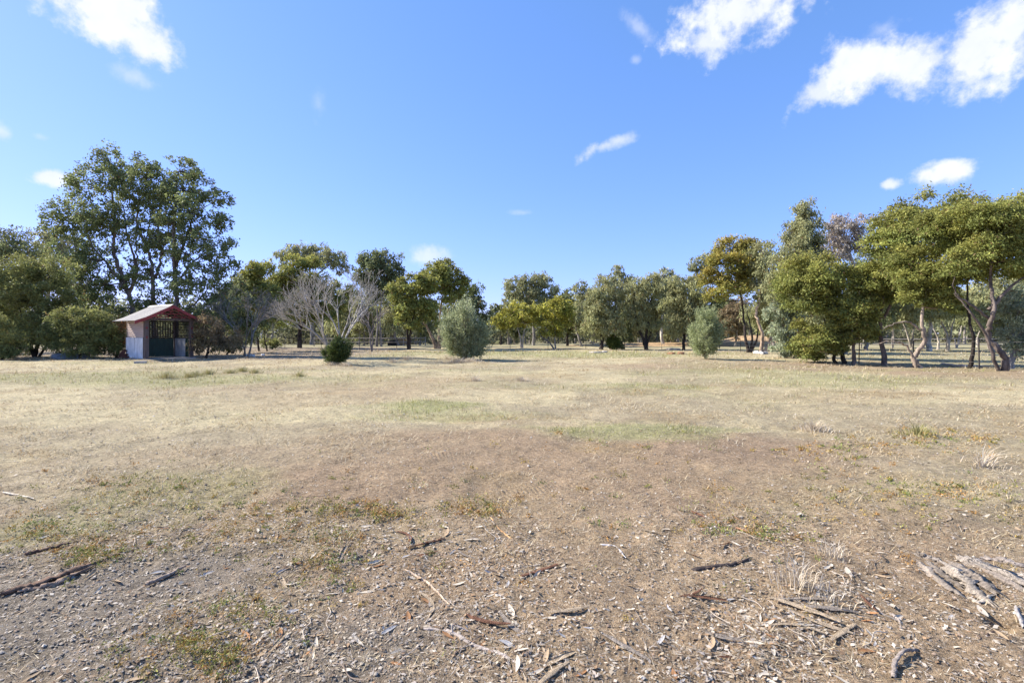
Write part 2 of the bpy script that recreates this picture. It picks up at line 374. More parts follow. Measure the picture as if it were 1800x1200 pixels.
BARK = dict(dark=(.05,.04,.033), brown=(.15,.12,.10), grey=(.26,.235,.21), pale=(.27,.215,.165), white=(.47,.41,.33), orange=(.38,.28,.19))
TRI = [0]
def tree(name, label, base, Yd, blobs, sty, trunks=None, bark='dark', r0=None, cat='tree', group=None, seed=None, lpx=2.95, dens=1.0, limbs=True):
    """base: pixel column of the foot; blobs: (cx, cy, rx, ry[, depth offset in m]) of the foliage masses at distance Yd; trunks: lists of (px, py)"""
    seed = seed or (int(base*31+Yd*7) & 0xffff); r = np.random.default_rng(seed)
    s = STY[sty]; k = Yd/F
    bx = (base-CX)*k; bz = gz1(bx, Yd); root = empty(name, (bx, Yd, bz)); org = np.array([bx, Yd, bz])
    B = []
    for bl in blobs:
        cx, cy, rx, ry = bl[:4]; f_ = 1.0 if sty == 'broad' else 1.1; rx *= f_; ry *= f_; dy = bl[4] if len(bl) > 4 else r.uniform(-.35, .35)*rx*k
        c = np.array([(cx-CX)*k, Yd+dy, EYE+(HOR-cy)*k]); B.append((c, np.array([rx*k, rx*k*.95, ry*k])))
    # stems
    lines, rads = [], []
    allc = np.mean([c for c, _ in B], axis=0)
    H = max(c[2]+q[2] for c, q in B)-bz
    r0 = r0 or .018*H+.05
    if trunks is None:
        top = allc.copy(); top[2] -= 0
        m = org*.5+top*.5+np.array([r.normal()*.05*H, r.normal()*.05*H, 0])
        trunks3 = [[(*(org-[0, 0, .15]), r0*1.25), (*(org*.85+m*.15), r0), (*m, r0*.75), (*top, r0*.4)]]
    else:
        trunks3 = []
        for tk in trunks:
            scale = tk[0] if isinstance(tk[0], (int, float)) else 1.0
            pts = [p for p in tk if not isinstance(p, (int, float))]
            q = []
            for n_, p in enumerate(pts):
                f = n_/(len(pts)-1)
                dy = p[2] if len(p) > 2 else (r.normal()*.12 if n_ else 0)
                q.append(((p[0]-CX)*k, Yd+dy, EYE+(HOR-p[1])*k, r0*scale*(1.2-.85*f)))
            if pts[0][1] > HOR: q[0] = (*q[0][:2], gz1(q[0][0], q[0][1])-.12, q[0][3]*1.15)
            trunks3.append(q)
    nodes = []
    for q in trunks3:
        cp = curve_pts(q, 7); 
        cp[1:-1, :3] += r.normal(size=(len(cp)-2, 3))*r0*.18
        lines.append(cp[:, :3]); rads.append(np.maximum(cp[:, 3], .012)); nodes.append(cp)
    bc = np.array(BARK[bark])*r.uniform(.85, 1.15)
    for q_, w_ in zip(lines, rads):
        Vt, Ft = tube_np([q_], [w_*.78], 8)
        o = put('trunk', mesh_np('trunk', Vt-org, Ft, smooth=True), M['bark'], root); o.color = (*bc, 1)
    nodes = np.vstack(nodes)
    hi = nodes[nodes[:, 2] > bz+.3*(H)*.6]; hi = hi if len(hi) else nodes
    # foliage
    L = lpx*k*1800/1024; L = max(L, .07); area = .5*L*L*s['asp']
    Ps, Ds, Cs = [], [], []
    for c, q in B:
        ll, lr = [], []
        rm = float(np.cbrt(np.prod(q)))
        cr = s['cl']*rm*1.15; ncl = int(max(10, 2.3/(s['cl']**2)))
        d = unit(ncl*2, r)
        if s['dome']: d = d[d[:, 2] > -.45-.25*r.random(len(d))]
        d = d[:ncl]; d = d[r.random(len(d)) > s['gap']]
        rad = np.where(r.random(len(d)) < .78, r.uniform(.72, 1.02, len(d)), r.uniform(.2, .7, len(d)))*(1+.10*r.normal(size=len(d)))
        cc = c+d*q*rad[:, None]
        cc = cc[cc[:, 2] > bz+.15]
        if limbs:
            dist = np.linalg.norm(hi[:, :3]-c, axis=1)+np.maximum(0, hi[:, 2]-c[2])*1.5; nb = hi[np.argmin(dist)]
            mid = (nb[:3]+c)/2+np.array([0, 0, -.08*np.linalg.norm(nb[:3]-c)])+r.normal(size=3)*.06*rm
            rb = min(nb[3]*.75, .018*rm+.03)
            cp = curve_pts([(*nb[:3], rb), (*mid, rb*.8), (*c, rb*.5)], 5); ll.append(cp[:, :3]); lr.append(cp[:, 3])
            for e in cc[r.random(len(cc)) < .45]:
                m2 = (c+e)/2+r.normal(size=3)*.08*rm
                cp = curve_pts([(*c, rb*.45), (*m2, rb*.3), (*e, rb*.12)], 3); ll.append(cp[:, :3]); lr.append(np.maximum(cp[:, 3], .006))
        if ll:
            Vl, Fl = tube_np(ll, lr, 4); o = put('limb', mesh_np('limb', Vl-org, Fl, smooth=True), M['twig'], root); o.color = (*bc, 1); TRI[0] += 2*len(Fl)
        n = int(dens*s['dens']*4*np.pi*rm*rm/area)
        if len(cc) == 0: continue
        # clump weights
        ci = r.integers(0, len(cc), n)
        g = r.normal(size=(n, 3))*cr*np.array([.55, .55, .52])
        if s['dome']: g[:, 2] = np.where(r.random(n) < .7, np.abs(g[:, 2])*.9-np.hypot(g[:, 0], g[:, 1])*.35, g[:, 2])
        P = cc[ci]+g; Ps.append(P)
        out = P-c; out /= np.linalg.norm(out, axis=1)[:, None]+1e-9
        D = unit(n, r)*.7+out*.35; D[:, 2] -= s['droop']*1.3; Ds.append(D)
        ct = r.normal(size=len(cc))*.16
        up = (P[:, 2]-c[2])/q[2]
        tipf = np.clip(s['ts']*(r.random(n)*.9+.25+.75*np.clip(up, -.6, 1)), 0, 1)   # fresh growth on the outer tips
        base_c = np.array(s['c'])*(1-tipf[:, None])+np.array(s['t'])*tipf[:, None]
        base_c = base_c*2.1*np.exp(ct[ci]+r.normal(size=n)*.22)[:, None]*np.array([1, 1, 1])
        dead = r.random(n) < .03; base_c[dead] = np.array([.2, .13, .06])
        Cs.append(base_c)
    P = np.vstack(Ps); D = np.vstack(Ds); col = np.vstack(Cs)
    ok = P[:, 2] > bz+.05; P, D, col = P[ok], D[ok], col[ok]
    Vq, Fq = leaf_quads(P, D, L, s['asp'], r)
    put('crown', mesh_np('crown', Vq-org, Fq, np.repeat(col, 4, axis=0)), M['leaf'], root); TRI[0] += 2*len(P)
    tag(root, label, cat, group)
    return root

def shoots(name, label, base, Yd, env, c0, c1, n, leaf, asp, spread=1.0, cat='shrub', group=None, stem=(.2,.17,.13), along=26, low=.0, up=.55, up_=1.0):
    """shrub of many upright shoots; env: (half width m, height m)"""
    r = np.random.default_rng(int(base*13+Yd)); k = Yd/F
    bx = (base-CX)*k; bz = gz1(bx, Yd); root = empty(name, (bx, Yd, bz)); hw, h = env
    LL, LR = [], []; P, D, Cc = [], [], []
    nl = 9; lobes = [(np.array([.05*hw, 0, h*.86]), .40*hw)]
    for q in range(nl):
        a = 2*np.pi*(q+r.uniform(-.3, .3))/nl; ht = h*r.uniform(.38, .80)*up_; rad_ = hw*r.uniform(.42, .78)*(1.15-.45*ht/h)
        lobes.append((np.array([rad_*np.cos(a), rad_*np.sin(a), ht]), hw*r.uniform(.24, .42)))
    wts = np.array([2.2]+[1.]*nl); wts /= wts.sum()
    for i in range(n):
        tip, R_ = lobes[r.choice(nl+1, p=wts)]; t_ = r.uniform(.12, 1)**.85
        axd = tip/np.linalg.norm(tip); ctr = tip*np.array([t_**1.15, t_**1.15, t_]); rd = unit(1, r)[0]; rd -= axd*np.dot(rd, axd); rd /= np.linalg.norm(rd)+1e-9
        st = ctr+rd*R_*np.interp(t_, [0, .15, .4, .7, 1], [.45, .85, 1, .75, .15])*r.random()**.55
        if st[2] < .04*h: st[2] = .04*h+.1*h*r.random()
        dv = rd*r.uniform(.2, .8)+axd*.7+np.array([0, 0, up*.6])+r.normal(size=3)*.2; dv /= np.linalg.norm(dv)
        ln = h*r.uniform(.07, .2)*(1.6 if r.random() < .08 else 1); en = st+dv*ln
        tt = np.linspace(0, 1, along)[:, None]; pp = st*(1-tt)+en*tt+np.array([0, 0, 1])*(tt*(1-tt))*ln*.1
        P.append(pp+r.normal(size=pp.shape)*leaf*.5); D.append(unit(along, r)*.7+dv*.75)
        f = np.clip(r.normal(.45, .25)+.2*(tt[:, 0]-.5), 0, 1)[:, None]
        Cc.append((np.array(c0)*(1-f)+np.array(c1)*f)*np.exp(r.normal(size=(along, 1))*.15))
        if i % 5 == 0:
            LL.append(np.array([[0, 0, -.03], ctr*.5, st, en])); LR.append(np.array([.03, .018, .01, .004])*h/2.5)
    P = np.vstack(P); D = np.vstack(D); Cc = np.vstack(Cc); ok = P[:, 2] > .03; P, D, Cc = P[ok], D[ok], Cc[ok]
    Vq, Fq = leaf_quads(P, D, leaf, asp, r)
    put('crown', mesh_np('crown', Vq, Fq, np.repeat(Cc, 4, axis=0)), M['leaf'], root); TRI[0] += 2*len(P)
    Vl, Fl = tube_np(LL, LR, 4); o = put('stems', mesh_np('stems', Vl, Fl), M['twig'], root); o.color = (*stem, 1)
    return tag(root, label, cat, group)

def bare_tree(name, label, base, Yd, starts, h, colr, seed, depth=6, r0=.1, spread=.55, dec=(.62, .86)):
    r = np.random.default_rng(seed); k = Yd/F; bx = (base-CX)*k; bz = gz1(bx, Yd)
    root = empty(name, (bx, Yd, bz)); LL, LR, TL, TR = [], [], [], []
    def grow(p, d, ln, rad, lv):
        m = 4; pts = [p]; dd = d.copy()
        for q in range(m-1):
            dd = dd+r.normal(size=3)*.12+np.array([0, 0, (.05 if lv > 1 else .02) if pts[-1][2] < h*.72 else -.10]); dd[:2] += np.sign(pts[-1][:2])*(.05 if 0 < lv < 4 else 0); dd /= np.linalg.norm(dd); pts.append(pts[-1]+dd*ln/(m-1))
        pts = np.array(pts); rr = np.linspace(rad, rad*.68, m)
        (TL if lv == 0 else LL).append(pts); (TR if lv == 0 else LR).append(np.maximum(rr, .0055))
        if lv >= depth: return
        nb = 3 if r.random() < (.75 if lv < 4 else .5) else 2
        for q in range(nb):
            sp = spread*(1 if lv else .8)
            nd = dd+unit(1, r)[0]*sp*r.uniform(.7, 1.25)+np.array([0, 0, .10]); nd /= np.linalg.norm(nd)
            pos = pts[-1] if q == 0 else pts[r.integers(2, m)]
            grow(pos, nd, ln*r.uniform(*dec), rad*.62, lv+1)
    for (dx, dy, dz, ln, rr) in starts:
        d = np.array([dx, dy, dz], float); d /= np.linalg.norm(d)
        grow(np.array([r.normal()*.1, r.normal()*.1, -.1]), d, ln, rr, 0)
    V1, F1 = tube_np(TL, TR, 8); o = put('trunk', mesh_np('trunk', V1, F1, smooth=True), M['bark'], root); o.color = (*colr, 1)
    V2, F2 = tube_np(LL, LR, 3); o = put('branches', mesh_np('branches', V2, F2, smooth=True), M['twig'], root); o.color = (*colr, 1); TRI[0] += 2*len(F2)
    return tag(root, label, 'tree')

T = tree
# --- left-hand group around the shed
T('gum_tree', 'dark tall gum at the far left edge, its top cut by the frame', 8, 40, [(5,435,42,30),(20,475,38,35),(-40,460,50,50),(-20,530,60,50),(35,510,25,25)], 'dark')
T('gum_tree', 'thin grey-green gum with pale limbs between the edge tree and the tall shade trees', 105, 52, [(88,420,26,20),(75,445,18,16),(112,440,26,26),(100,480,26,30),(130,500,30,40)], 'airy', bark='grey')
T('wattle_tree', 'broad olive wattle with fanned dark stems at left edge', 60, 33, [(30,490,45,35),(80,480,40,32),(65,530,50,45),(15,550,45,45),(105,535,30,40),(45,585,45,30)], 'wattle',
  trunks=[[(62,628),(50,590),(35,540)],[(60,628),(66,585),(75,510)],[.7,(66,628),(85,600),(100,560)]], r0=.12)
T('wattle_shrub', 'low feathery shrub at the bottom of the left edge', 4, 29, [(0,600,28,30),(22,612,20,22),(-25,590,30,40)], 'wattle', cat='shrub')
T('wattle_shrub', 'rounded bright olive wattle bush left of the shed', 132, 30.5, [(135,580,42,36),(105,590,25,32),(165,585,32,34),(185,598,28,24),(130,560,26,18),(155,608,40,18)], 'wattle', cat='shrub',
  trunks=[[(135,630),(120,605),(105,585)],[(138,630),(150,605),(170,585)],[(136,630),(135,600),(135,570)]], r0=.06)
T('dead_shrub', 'orange-brown dying shrub against the shed\'s left wall', 205, 31.5, [(203,578,16,16),(210,596,12,18),(196,592,12,14)], 'rust', cat='shrub')
T('shade_tree', 'tallest dark-green shade tree behind the left end of the shed roof', 236, 37, [(195,290,42,34),(170,330,48,38),(222,335,36,42),(140,375,46,32),(185,390,46,36),(110,400,26,22),(125,430,42,32),(165,455,48,34),(215,400,30,32),(140,500,38,30),(190,500,30,24),(195,545,40,26),(235,480,22,30),(160,540,34,24)], 'broad',
  trunks=[[1.2,(238,624),(233,549),(220,505),(204,440),(205,395),(195,320)],[.7,(222,510),(195,470),(170,440),(150,400)],[.75,(226,520),(236,470),(228,420),(215,360)],[.6,(225,515),(240,480),(240,430),(238,395)]], bark='brown', r0=.17, lpx=2.45)
T('shade_tree', 'middle dark-green shade tree rising straight behind the shed gable', 272, 36, [(262,320,34,30),(268,300,24,18),(250,350,32,30),(268,385,38,34),(285,350,28,30),(255,425,34,26),(285,430,28,26),(265,480,30,24),(275,530,34,22)], 'broad',
  trunks=[[1.1,(273,624),(272,530),(272,477),(259,439),(242,395),(245,350)],[.75,(273,490),(284,450),(278,400),(268,330)]], bark='brown', r0=.155, lpx=2.45)
T('shade_tree', 'spreading dark-green shade tree with drooping crown right of the shed', 312, 35, [(312,300,36,26),(325,335,42,36),(300,350,26,30),(345,375,46,34),(380,350,26,20),(388,390,22,14),(320,400,36,30),(375,425,38,30),(340,450,40,30),(395,470,28,22),(360,500,46,32),(315,500,26,26),(390,520,26,30),(350,550,38,26),(395,560,24,24)], 'broad',
  trunks=[[1.15,(312,624),(310,527),(307,422),(310,354),(312,310)],[.75,(309,470),(330,406),(340,370)],[.6,(310,500),(345,460),(380,430)],[.6,(311,560),(345,530),(370,500)]], bark='brown', r0=.155, lpx=2.45)
T('understorey_shrub', 'dark brown-green shrub pressed against the shed\'s right wall', 362, 32, [(362,585,24,28),(385,590,22,22),(350,600,14,22),(405,598,24,18)], 'brown', cat='shrub')
T('understorey_tree', 'shadowed leafy tree right of the spreading shade tree', 408, 40, [(405,520,26,30),(425,545,26,30),(400,560,26,24),(430,575,30,22)], 'dark')
# --- left middle
T('mallee_tree', 'small rounded olive mallee with a double crown behind the thin bare tree', 456, 46, [(429,497,18,22),(456,478,22,20),(452,500,26,24),(440,530,26,26),(475,530,26,24),(470,560,30,20)], 'mallee',
  trunks=[[(456,617),(450,570),(455,500)],[.7,(470,615),(466,580),(475,530)]], r0=.1)
T('mallee_tree', 'wide olive mallee with a thick dark trunk behind the big bare tree', 527, 55, [(486,508,24,22),(512,488,24,20),(540,470,26,20),(515,515,30,28),(550,505,30,28),(535,540,34,24),(580,520,28,28),(500,550,28,22),(575,555,30,20)], 'mallee',
  trunks=[[1.4,(527,612),(527,570),(525,510)],[.7,(527,580),(550,540),(565,510)]], r0=.2)
T('gum_tree', 'tall airy gum whose thin crown tops the left middle trees', 550, 78, [(497,455,20,12),(510,447,16,10),(530,440,22,10),(557,440,22,10),(545,455,26,10),(585,452,22,14),(572,462,26,12),(602,468,16,12)], 'airy',
  trunks=[[1.3,(549,605),(548,560),(545,490),(545,450)],[.5,(546,500),(515,470),(500,455)],[.5,(546,490),(575,470),(590,455)]], bark='grey', r0=.32)
T('gum_tree', 'tall blue-green gum with twin pale trunks right of the big bare tree', 666, 62, [(655,458,24,16),(680,460,22,20),(668,480,30,22),(690,490,20,24),(645,490,22,24),(660,515,28,22),(640,460,12,12)], 'dark',
  trunks=[[(662,607),(664,560),(660,480)],[.9,(671,607),(668,560),(680,480)]], bark='grey', r0=.17)
bare_tree('bare_tree', 'large leafless tree with pale grey branches rising out of the dark bush', 592, 27.5,
  [(-.4,.1,1,1.7,.085),(.0,.4,1,1.7,.085),(.4,-.2,1,1.6,.09),(-.55,-.2,1,1.6,.07)], 6.6, (.35,.32,.28), 14, depth=6, spread=.66, dec=(.66, .85))
bare_tree('bare_tree', 'thin leafless grey tree in the shade between shed and big bare tree', 430, 33, [(-.3,.1,1,1.6,.06),(.25,-.1,1,1.5,.06),(.0,.3,1,1.7,.07)], 4.5, (.25,.22,.19), 12, depth=6, spread=.52)
bare_tree('bare_tree', 'far leafless tree with brown twigs right of the big bare tree', 655, 45, [(-.3,.1,1,1.7,.08),(.25,-.1,1,1.8,.08)], 5, (.22,.18,.16), 31, depth=4, spread=.5)
T('understorey_shrub', 'dark leafy shrub at the foot of the thin bare tree', 398, 37, [(395,602,22,14),(412,606,16,11)], 'dark', cat='shrub')
T('understorey_shrub', 'green shrub in front of the far carport', 478, 50, [(476,603,13,9),(484,606,10,6)], 'wattle', cat='shrub')
# --- centre
T('mallee_tree', 'dense olive mallee with black forked trunk left of the big olive bush', 718, 50, [(703,510,18,20),(728,505,22,20),(745,500,20,18),(715,535,24,20),(740,530,24,26),(755,555,18,24),(712,560,18,18),(728,575,14,10)], 'mallee',
  trunks=[[(717,614),(716,575),(706,530)],[(720,614),(722,575),(735,530)]], r0=.14)
T('mallee_tree', 'tall olive mallee with leaning orange-grey trunk just left of the big olive bush', 768, 53, [(775,480,24,18),(760,500,24,22),(795,495,24,22),(812,505,14,20),(785,515,22,18),(800,530,18,14)], 'mallee',
  trunks=[[1.1,(768,613),(756,585),(743,562),(738,545)],[.9,(770,612),(772,570),(776,535),(780,500)],[.8,(772,612),(780,585),(790,540)]], bark='orange', r0=.17)
T('gum_tree', 'grey-leaved gum filling behind the black-trunked mallee', 700, 68, [(690,520,22,30),(710,545,22,24),(690,560,22,20)], 'grey', bark='grey')
T('gum_tree', 'dark rounded gum whose top shows above the big olive bush', 835, 76, [(832,510,15,13),(826,530,20,18),(842,540,16,20),(855,562,14,14)], 'dark')
shoots('olive_bush', 'big cone-shaped grey-green olive bush in mid paddock', 814, 30, (2.15, 3.75), (.25,.285,.13), (.44,.46,.27), 1750, .17, .22, along=22)
T('gum_tree', 'small dark gum in the gap right of the big olive bush', 880, 82, [(880,545,16,14),(868,556,12,12),(885,565,18,14)], 'dark')
T('gum_tree', 'grey airy gum standing tall behind the yellow umbrella mallee', 935, 70, [(905,505,18,18),(935,500,22,20),(955,498,16,16),(960,520,22,22),(930,528,28,22),(900,525,16,18),(950,545,26,20)], 'grey', bark='grey',
  trunks=[[(938,608),(938,560),(930,510)],[.7,(938,570),(955,530),(958,500)]])
T('mallee_tree', 'yellow-green umbrella mallee with white stems right of centre', 917, 55, [(917,552,24,18),(895,560,20,16),(938,556,16,18),(876,570,14,12),(920,568,28,12)], 'yellow',
  trunks=[[(916,611),(914,590),(905,565)],[.8,(918,611),(921,585),(932,562)],[.6,(916,600),(922,588),(928,580)]], bark='white', r0=.12)
T('mallee_tree', 'yellow-olive mallee with crooked leaning stem beside the umbrella mallee', 969, 54, [(972,545,20,18),(985,540,16,18),(965,565,16,16),(985,570,18,18),(972,585,18,12),(995,555,14,18)], 'yellow',
  trunks=[[(975,612),(966,602),(952,592),(948,580)],[(977,612),(975,590),(978,560)]], bark='grey', r0=.1)
T('gum_tree', 'dark spindly gum behind and right of the crooked mallee', 1000, 66, [(998,525,14,14),(1000,548,18,18),(995,570,16,16),(1008,580,12,14)], 'dark', trunks=[[(997,608),(998,570),(998,530)]])
T('gum_tree', 'slender pale-green gum with narrow upright crown', 1022, 62, [(1020,508,11,14),(1024,530,15,20),(1018,555,18,22),(1030,575,16,18)], 'grey', bark='grey')
T('gum_tree', 'full grey-olive gum with stout dark trunk and foliage low to its foot', 1057, 50, [(1060,510,24,20),(1045,530,20,22),(1075,525,20,22),(1058,550,26,24),(1045,575,20,18),(1068,575,22,20),(1082,550,14,24)], 'grey', bark='dark', r0=.26)
T('gum_tree', 'taller feathery gum peeping above the full grey-olive gum', 1090, 68, [(1088,478,14,13),(1080,492,16,12),(1100,495,14,14),(1092,510,20,16)], 'airy', bark='grey')
T('understorey_tree', 'dark narrow evergreen between the two dark-trunked gums', 1095, 52, [(1095,575,14,24),(1090,595,18,14),(1102,560,10,20)], 'dark')
shoots('green_bush', 'small bright green bush at the fence between dark-trunked gums', 1078, 50, (.8, 1.5), (.07,.10,.022), (.13,.16,.035), 200, .24, .3)
T('gum_tree', 'grey-brown gum with dark V-forked trunk', 1136, 50, [(1130,500,22,16),(1115,520,20,22),(1150,510,20,22),(1130,540,26,22),(1150,550,22,22),(1120,560,18,18),(1142,575,18,10)], 'grey',
  trunks=[[1.1,(1137,614),(1133,600),(1122,575),(1118,550)],[(1137,614),(1136,590),(1140,560),(1145,530)],[.6,(1135,596),(1148,572),(1155,555)]], r0=.2)
T('gum_tree', 'pale green gum with a white trunk behind the V-forked gum', 1166, 66, [(1165,485,14,13),(1180,492,16,14),(1160,505,14,14),(1190,498,10,12),(1172,515,18,16)], 'airy', bark='white', trunks=[[(1166,608),(1163,575),(1168,530),(1172,495)]])
T('gum_tree', 'dark-sided gum with low skirt of leaves left of the small olive bush', 1202, 48, [(1198,505,22,18),(1220,510,20,22),(1185,530,18,24),(1210,540,24,24),(1190,565,18,22),(1212,578,18,16),(1228,545,14,24)], 'grey', r0=.2)
T('gum_tree', 'thin airy gum behind the orange-tipped mallee', 1232, 72, [(1225,465,14,12),(1240,456,14,10),(1248,470,14,14),(1232,485,18,14),(1222,500,14,14)], 'airy', bark='grey')
shoots('olive_bush', 'smaller grey-green olive bush with open vase shape, right of centre', 1240, 29.3, (1.5, 3.0), (.25,.29,.125), (.44,.47,.25), 950, .16, .2, along=20, up=.85, up_=1.2)
# --- right-hand row
T('mallee_tree', 'orange-tipped mallee with a cluster of dark stems by the dirt mound', 1316, 42, [(1290,440,32,20),(1312,448,24,20),(1268,465,26,22),(1300,475,30,24),(1325,480,20,22),(1250,495,22,20),(1280,505,28,22),(1312,505,24,20),(1255,520,18,14)], 'orange',
  trunks=[[(1316,620),(1310,590),(1308,545),(1300,490)],[.8,(1318,620),(1321,590),(1315,545)],[.7,(1319,620),(1330,590),(1332,550)]], r0=.16)
T('gum_tree', 'gum with bare leaning orange-white trunk beside the orange-tipped mallee', 1340, 40, [(1345,450,24,24),(1340,480,20,22),(1355,500,22,24),(1335,515,14,16),(1350,530,16,16)], 'grey',
  trunks=[[(1339,621),(1338,585),(1328,555),(1334,520),(1340,470)],[.8,(1341,621),(1352,595),(1353,575)]], bark='orange', r0=.17)
T('gum_tree', 'tallest grey-green gum of the right row with blue-grey leaves to the ground', 1400, 30.5, [(1412,372,16,22),(1420,395,24,24),(1398,410,24,26),(1415,430,30,28),(1385,440,26,26),(1405,470,34,30),(1372,475,24,26),(1360,505,18,22),(1435,440,18,26),(1385,510,28,26)], 'grey',
  trunks=[[1.2,(1402,634),(1402,590),(1405,500),(1412,400)]], bark='brown', r0=.2, dens=.95)
T('gum_sapling', 'blue-grey juvenile gum growing low beneath the tallest right gum', 1382, 31, [(1362,545,20,18),(1378,575,24,22),(1395,600,24,22),(1372,605,16,18),(1402,620,20,14),(1388,550,20,18)], 'greyblue', bark='brown')
T('gum_tree', 'mauve-tinted sparse gum between the tallest gum and the mallee domes', 1482, 40, [(1465,400,20,18),(1490,408,22,20),(1512,400,16,18),(1475,430,28,20),(1505,435,20,22),(1460,445,20,18)], 'mauve', bark='grey')
T('mallee_tree', 'olive mallee in two stacked domes, leaves sweeping to the ground', 1470, 26.5, [(1425,490,48,34),(1400,505,30,30),(1455,500,34,34),(1420,530,38,28),(1460,540,26,26),(1440,590,36,28),(1425,610,30,20),(1465,605,22,26),(1438,625,28,12)], 'mallee',
  trunks=[[(1483,638),(1478,600),(1460,550),(1440,500)],[.8,(1470,637),(1460,600),(1445,560)]], r0=.12)
T('mallee_tree', 'small round mallee on a straight dark trunk before the fence', 1500, 25.6, [(1500,545,34,26),(1480,560,22,22),(1520,565,24,24),(1500,575,34,22),(1530,590,18,14),(1490,595,20,12)], 'mallee', trunks=[[(1501,640),(1501,600),(1500,550)]], r0=.11, bark='brown')
T('mallee_tree', 'high-domed mallee on a dark straight trunk, right of the small round mallee', 1556, 25.4, [(1610,390,52,36),(1580,410,44,38),(1555,440,38,34),(1600,440,48,38),(1560,485,42,32),(1535,500,30,26),(1590,490,38,28),(1545,520,30,20),(1575,525,24,16)], 'mallee',
  trunks=[[(1556,640),(1554,590),(1552,540),(1570,460)],[.6,(1553,560),(1580,500),(1600,440)]], r0=.13, bark='brown')
T('mallee_tree', 'mallee with pale twisted trunk and a dead branch sweeping left', 1617, 22.6, [(1635,475,44,34),(1610,495,30,28),(1660,500,34,30),(1630,520,36,26),(1655,540,30,18),(1690,480,30,26),(1605,455,30,24)], 'mallee',
  trunks=[[1.15,(1622,648),(1615,630),(1624,600),(1617,560),(1630,500)],[.5,(1616,622),(1595,610),(1565,600),(1545,604)],[.4,(1618,580),(1595,566),(1570,570),(1555,578)]], r0=.125, bark='pale')
T('mallee_tree', 'slender dark-stemmed mallee standing straight between the pale trunk and the largest mallee', 1706, 21.5, [(1700,410,42,34),(1670,400,40,34),(1715,450,36,26),(1690,430,36,28)], 'mallee', trunks=[[(1704,651),(1707,600),(1708,540),(1705,450)]], r0=.085, bark='dark')
T('mallee_tree', 'largest mallee at the right edge, forked brown trunk and spreading orange-tinged crown', 1765, 20, [(1720,385,46,30),(1760,380,48,30),(1800,385,50,34),(1740,420,50,34),(1790,425,50,36),(1840,420,50,44),(1760,460,46,28),(1800,465,44,28),(1715,450,36,26),(1850,470,46,30),(1690,470,30,22)], 'mallee',
  trunks=[[1.15,(1766,656),(1760,625),(1742,592),(1737,552),(1745,505),(1750,450)],[.55,(1757,618),(1725,580),(1695,545),(1680,515)],[.5,(1739,560),(1715,540),(1690,520),(1675,500)],[.7,(1738,545),(1765,510),(1800,480)]], r0=.125, bark='brown', dens=.95)
T('gum_sapling', 'grey-green gum with pale leaning stem and drooping leaves at the right frame edge', 1776, 22, [(1785,545,26,26),(1810,570,30,30),(1780,590,20,18),(1805,610,30,18),(1830,530,40,40)], 'greyblue', trunks=[[(1774,648),(1782,615),(1800,570),(1815,540)]], r0=.14, bark='grey')
# --- pale gums in the paddock beyond the right fence
for (bx_, Yb, lab, bl, tr) in [
  (1633, 45, 'thick-trunked white gum with brown bark skirt, seen under the right mallees', [(1625,520,36,28),(1655,535,28,22),(1600,540,28,22)], [[1.7,(1633,617),(1634,590),(1633,565),(1630,530)]]),
  (1668, 47, 'forked white gum second from the thick-trunked one', [(1665,540,28,20),(1690,535,24,22)], [[1.1,(1666,616),(1666,590),(1660,565),(1655,545)],[.8,(1666,592),(1676,570),(1682,548)]]),
  (1649, 50, 'small bent white gum directly beside the thick-trunked one', [(1645,550,22,16)], [[.9,(1648,614),(1650,595),(1640,570)]]),
  (1603, 49, 'white gum left of the thick-trunked one', [(1590,550,28,18),(1575,535,28,26),(1600,520,26,20)], [[1,(1603,614),(1604,590),(1612,565)],[.7,(1604,595),(1590,570),(1583,555)]]),
  (1683, 55, 'slim white gum behind the slender dark-stemmed mallee', [(1700,545,30,20),(1690,560,20,14)], [[.8,(1682,612),(1684,590),(1690,560)]]),
  (1570, 57, 'slim white gum behind the high-domed mallee', [(1560,560,26,18),(1545,545,26,24)], [[.8,(1570,611),(1569,585),(1560,560)]]),
  (1720, 60, 'far white gum right of the slender dark-stemmed mallee', [(1730,545,36,28),(1760,560,28,24),(1720,520,30,22)], [[.9,(1718,610),(1722,590),(1735,560)]]),
  (1790, 58, 'far white gum at the right frame edge', [(1790,550,36,30),(1830,540,40,40),(1775,520,36,26),(1810,505,40,26)], [[.9,(1788,611),(1790,590),(1785,560)]])]:
    T('white_gum', lab, bx_, Yb, bl, 'grey', trunks=tr, bark='white', r0=.135, group='pale gums beyond the right fence')

